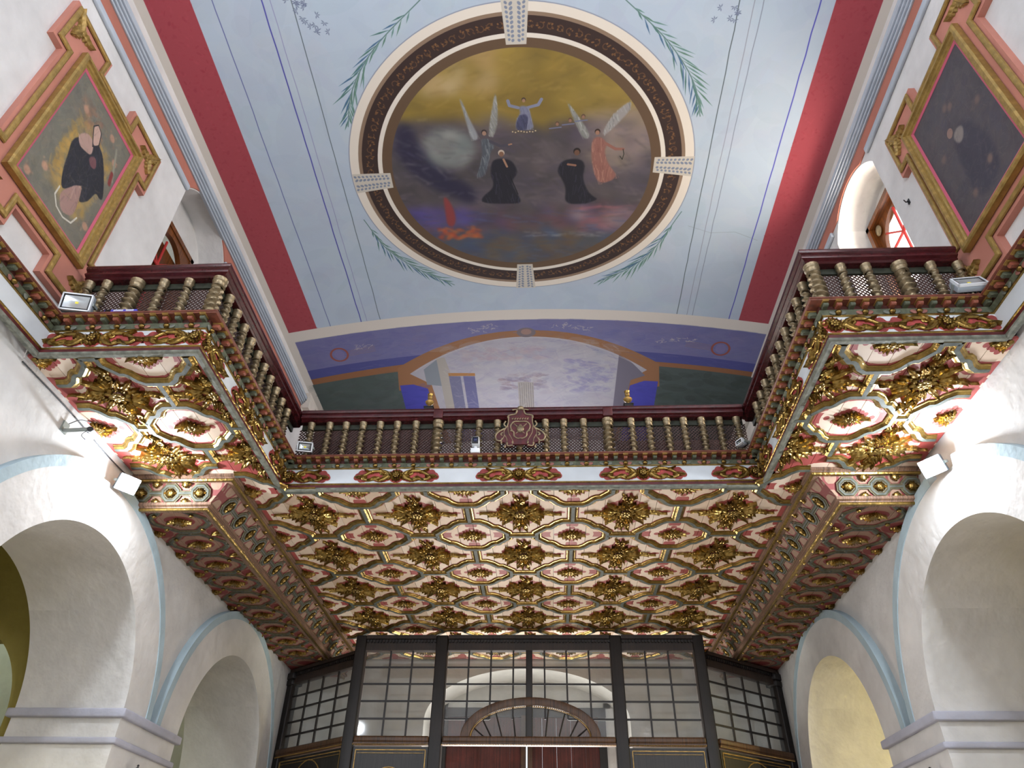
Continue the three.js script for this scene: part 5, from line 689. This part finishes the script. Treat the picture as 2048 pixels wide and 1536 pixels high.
// ---------------------------------------------------------------- glazed wooden screen of the entrance
{
  const Z = -13.5, t = thing('entrance_screen', 'dark wooden glazed entrance screen with a fanlight under the loft', 'screen', [0, 0, Z]);
  const Y1 = 5.75, YS = 4.29, seg = (a, b, n) => Array.from({ length: n + 1 }, (_, i) => a + (b - a) * i / n);
  const place = (x, z, ry) => (g) => { g.rotateY(ry); g.translate(x, 0, z); return g; };
  function bay(xs, put, skip = () => false, ys = seg(YS, 5.75, 5), Y1 = 5.75) {      // panes and glazing bars between the lines xs and ys
    for (let j = 0; j < ys.length - 1; j++) for (let i = 0; i < xs.length - 1; i++) { const x = (xs[i] + xs[i + 1]) / 2, y = (ys[j] + ys[j + 1]) / 2; if (skip(x, y)) continue; const pw = xs[i + 1] - xs[i] - 0.02, ph = ys[j + 1] - ys[j] - 0.02, r = 0.03, q = new THREE.Shape(); q.moveTo(-pw / 2 + r, -ph / 2); q.lineTo(pw / 2 - r, -ph / 2); q.quadraticCurveTo(pw / 2, -ph / 2, pw / 2, -ph / 2 + r); q.lineTo(pw / 2, ph / 2 - r); q.quadraticCurveTo(pw / 2, ph / 2, pw / 2 - r, ph / 2); q.lineTo(-pw / 2 + r, ph / 2); q.quadraticCurveTo(-pw / 2, ph / 2, -pw / 2, ph / 2 - r); q.lineTo(-pw / 2, -ph / 2 + r); q.quadraticCurveTo(-pw / 2, -ph / 2, -pw / 2 + r, -ph / 2); part('pane', fin(put(bare(new THREE.ShapeGeometry(q, 4).rotateX(rr(-0.006, 0.006)).rotateY(rr(-0.006, 0.006)).translate(x, y, 0)))), M.glass, t); }
    for (let i = 1; i < xs.length - 1; i++) { const cut = [...ys].reverse().find((y) => skip(xs[i], y - 0.05)); part('glazing_bar', fin(put(box(0.03, Y1 - (cut ?? YS) , 0.035, xs[i], (Y1 + (cut ?? YS)) / 2, 0))), M.woodDark, t); }
    for (let j = 1; j < ys.length - 1; j++) for (const [a, b] of xs.some((x) => skip(x, ys[j] - 0.02)) ? [[xs[0], xs.find((x) => skip(x, ys[j] - 0.02))], [[...xs].reverse().find((x) => skip(x, ys[j] - 0.02)), xs[xs.length - 1]]] : [[xs[0], xs[xs.length - 1]]]) if (b - a > 0.05) part('glazing_bar', fin(put(box(b - a, 0.03, 0.034, (a + b) / 2, ys[j], 0))), M.woodDark, t);
  }
  const id = (g) => g, inFan = (x, y) => Math.pow((x - 0.02) / 1.12, 2) + Math.pow((y - 4.26) / 0.6, 2) < 0.86;
  bay([-1.5, -1.11, -0.7, -0.29, -0.06], id, inFan); bay([0.06, 0.28, 0.68, 1.09, 1.49], id, inFan);
  bay([-3.02, -2.57, -2.16, -1.74], id); bay([1.7, 2.12, 2.54, 2.98], id);
  for (const [x, w] of [[-1.62, 0.22], [1.59, 0.22], [-3.14, 0.2], [3.1, 0.2]]) part('post', fin(rbox(w, 6.02, 0.2, 0.02, x, 3.01, 0)), M.woodDark, t);
  part('mullion', fin(rbox(0.12, Y1 - YS + 0.1, 0.1, 0.015, 0, (Y1 + YS) / 2, 0.01)), M.woodDark, t);
  const beam = (x0, x1, put, dy = 0) => { const L = x1 - x0, c = (x0 + x1) / 2; part('top_beam', fin(put(join([box(L, 0.1, 0.14, c, 5.8 + dy, 0), box(L, 0.1, 0.12, c, 5.9 + dy, 0), box(L, dy ? 0.06 : 0.07, 0.2, c, 5.98 + dy, 0.02)]))), M.wood, t); const g = []; for (let x = x0 + 0.03; x < x1; x += 0.06) g.push(box(0.035, 0.05, 0.04, x, 5.91 + dy, 0.08)); part('dentil_course', fin(put(join(g))), M.woodDark, t).userData.kind = 'stuff';
    part('sill_rail', fin(put(join([rbox(L, 0.1, 0.2, 0.03, c, 4.24, 0.02), box(L, 0.03, 0.16, c, 4.175, 0.02)]))), M.woodWarm, t); const b = []; for (let x = x0; x < x1; x += 0.028) b.push(ball(0.011, x, 4.155, 0.1, 1, 1, 1, 5)); part('bead_course', fin(put(join(b))), M.goldPaint, t).userData.kind = 'stuff'; };
  beam(-1.5, 1.48, id); beam(-3.04, -1.73, id); beam(1.7, 3.0, id);
  // fanlight
  const el = (a, b, n = 40) => Array.from({ length: n + 1 }, (_, i) => [0.02 + a * cos(PI * i / n), 4.28 + b * sin(PI * i / n)]);
  const archShape = (a0, b0, a1, b1) => { const o = el(a1, b1), i = el(a0, b0).reverse(); return new THREE.Shape([...o, ...i].map((p) => new THREE.Vector2(...p))); };
  part('fan_arch', fin(new THREE.ExtrudeGeometry(archShape(1.06, 0.52, 1.2, 0.64), { depth: 0.1, bevelEnabled: true, bevelSize: 0.012, bevelThickness: 0.015, bevelSegments: 2 }).translate(0, 0, -0.03), 0.6), M.woodWarm, t);
  part('fan_bead', fin(el(1.04, 0.5, 90).map(([x, y]) => ball(0.014, x, y, 0.05, 1, 1, 1, 5))), M.goldPaint, t).userData.kind = 'stuff';
  const fan = Array.from({ length: 11 }, (_, i) => PI * (i + 0.0) / 10);
  for (let i = 0; i < 10; i++) { const a = fan[i], b = fan[i + 1], foot = (k) => 0.02 + 0.62 * cos(k) * 1.35, q = []; const top = [a, (a + b) / 2, b].map((k) => [0.02 + 1.03 * cos(k), 4.28 + 0.49 * sin(k)]); q.push([Math.max(-1, Math.min(1.04, foot(a))), 4.29], ...top, [Math.max(-1, Math.min(1.04, foot(b))), 4.29]); part('fan_pane', fin(bare(new THREE.ShapeGeometry(new THREE.Shape(q.map((p) => new THREE.Vector2(...p)))))), M.glass, t); if (i && i !== 5) part('fan_bar', fin(rod([foot(a), 4.29, 0], [0.02 + 1.03 * cos(a), 4.28 + 0.49 * sin(a), 0], 0.014, 6)), M.woodDark, t); }
  // canted side wings that run back to the walls
  for (const s of [-1, 1]) {
    const dx = 1.66, dz = -1.32, L = Math.hypot(dx, dz), ry = s < 0 ? -Math.atan2(-dz, dx) : Math.atan2(-dz, dx), put = (g) => place(s * 3.14, 0, s < 0 ? -Math.atan2(dz, dx) + 0 : Math.atan2(-dz, dx) * -1 + 0)(g);
    const wing = (g) => { g.rotateY(s < 0 ? Math.atan2(-dz, dx) * -1 : Math.atan2(-dz, dx)); g.translate(s * 3.14, 0, 0); return g; };   // local x from 0 outwards
    const xs = seg(0.1, L - 0.12, 4).map((x) => s * x).sort((a, b) => a - b), sign = (g) => { const a = g; a.rotateY(s < 0 ? -Math.atan2(-dz, dx) : Math.atan2(-dz, dx)); a.translate(s * 3.14, 0, 0); return a; };
    bay(xs, sign, undefined, seg(YS, 5.48, 5), 5.48); beam(xs[0] - 0.05, xs[4] + 0.05, sign, -0.27);
    part('wall_post', fin(sign(rbox(0.2, 5.72, 0.18, 0.02, s * (L - 0.05), 2.86, 0))), M.woodDark, t); part('post_capital', fin(sign(join([rbox(0.34, 0.12, 0.3, 0.02, s * (L - 0.06), 5.62, 0), rbox(0.28, 0.1, 0.26, 0.02, s * (L - 0.06), 5.5, 0)]))), M.woodDark, t);
    const panelAt = (x0, x1, pt) => { const c = (x0 + x1) / 2, w = x1 - x0; part('lower_panel', fin(pt(box(w, 4.1, 0.06, c, 2.08, 0))), M.panel, t); part('gilt_line', fin(pt(join([box(w - 0.1, 0.015, 0.02, c, 4.08, 0.035), box(0.015, 1.9, 0.02, x0 + 0.05, 3.13, 0.035), box(0.015, 1.9, 0.02, x1 - 0.05, 3.13, 0.035), box(w - 0.16, 0.008, 0.02, c, 4.03, 0.035), bare(new THREE.TorusGeometry(w * 0.27, 0.008, 6, 32).scale(1, 1.35, 1).translate(c, 3.3 + 0.04, 0.035)), bare(new THREE.TorusGeometry(w * 0.17, 0.008, 6, 32).scale(1, 1.5, 1).translate(c, 3.34, 0.035))]))), M.goldPaint, t); };
    panelAt(xs[0], xs[4], sign); panelAt(s < 0 ? -3.04 : 1.7, s < 0 ? -1.73 : 3.0, id);
  }
}
renderer.render(scene, camera);
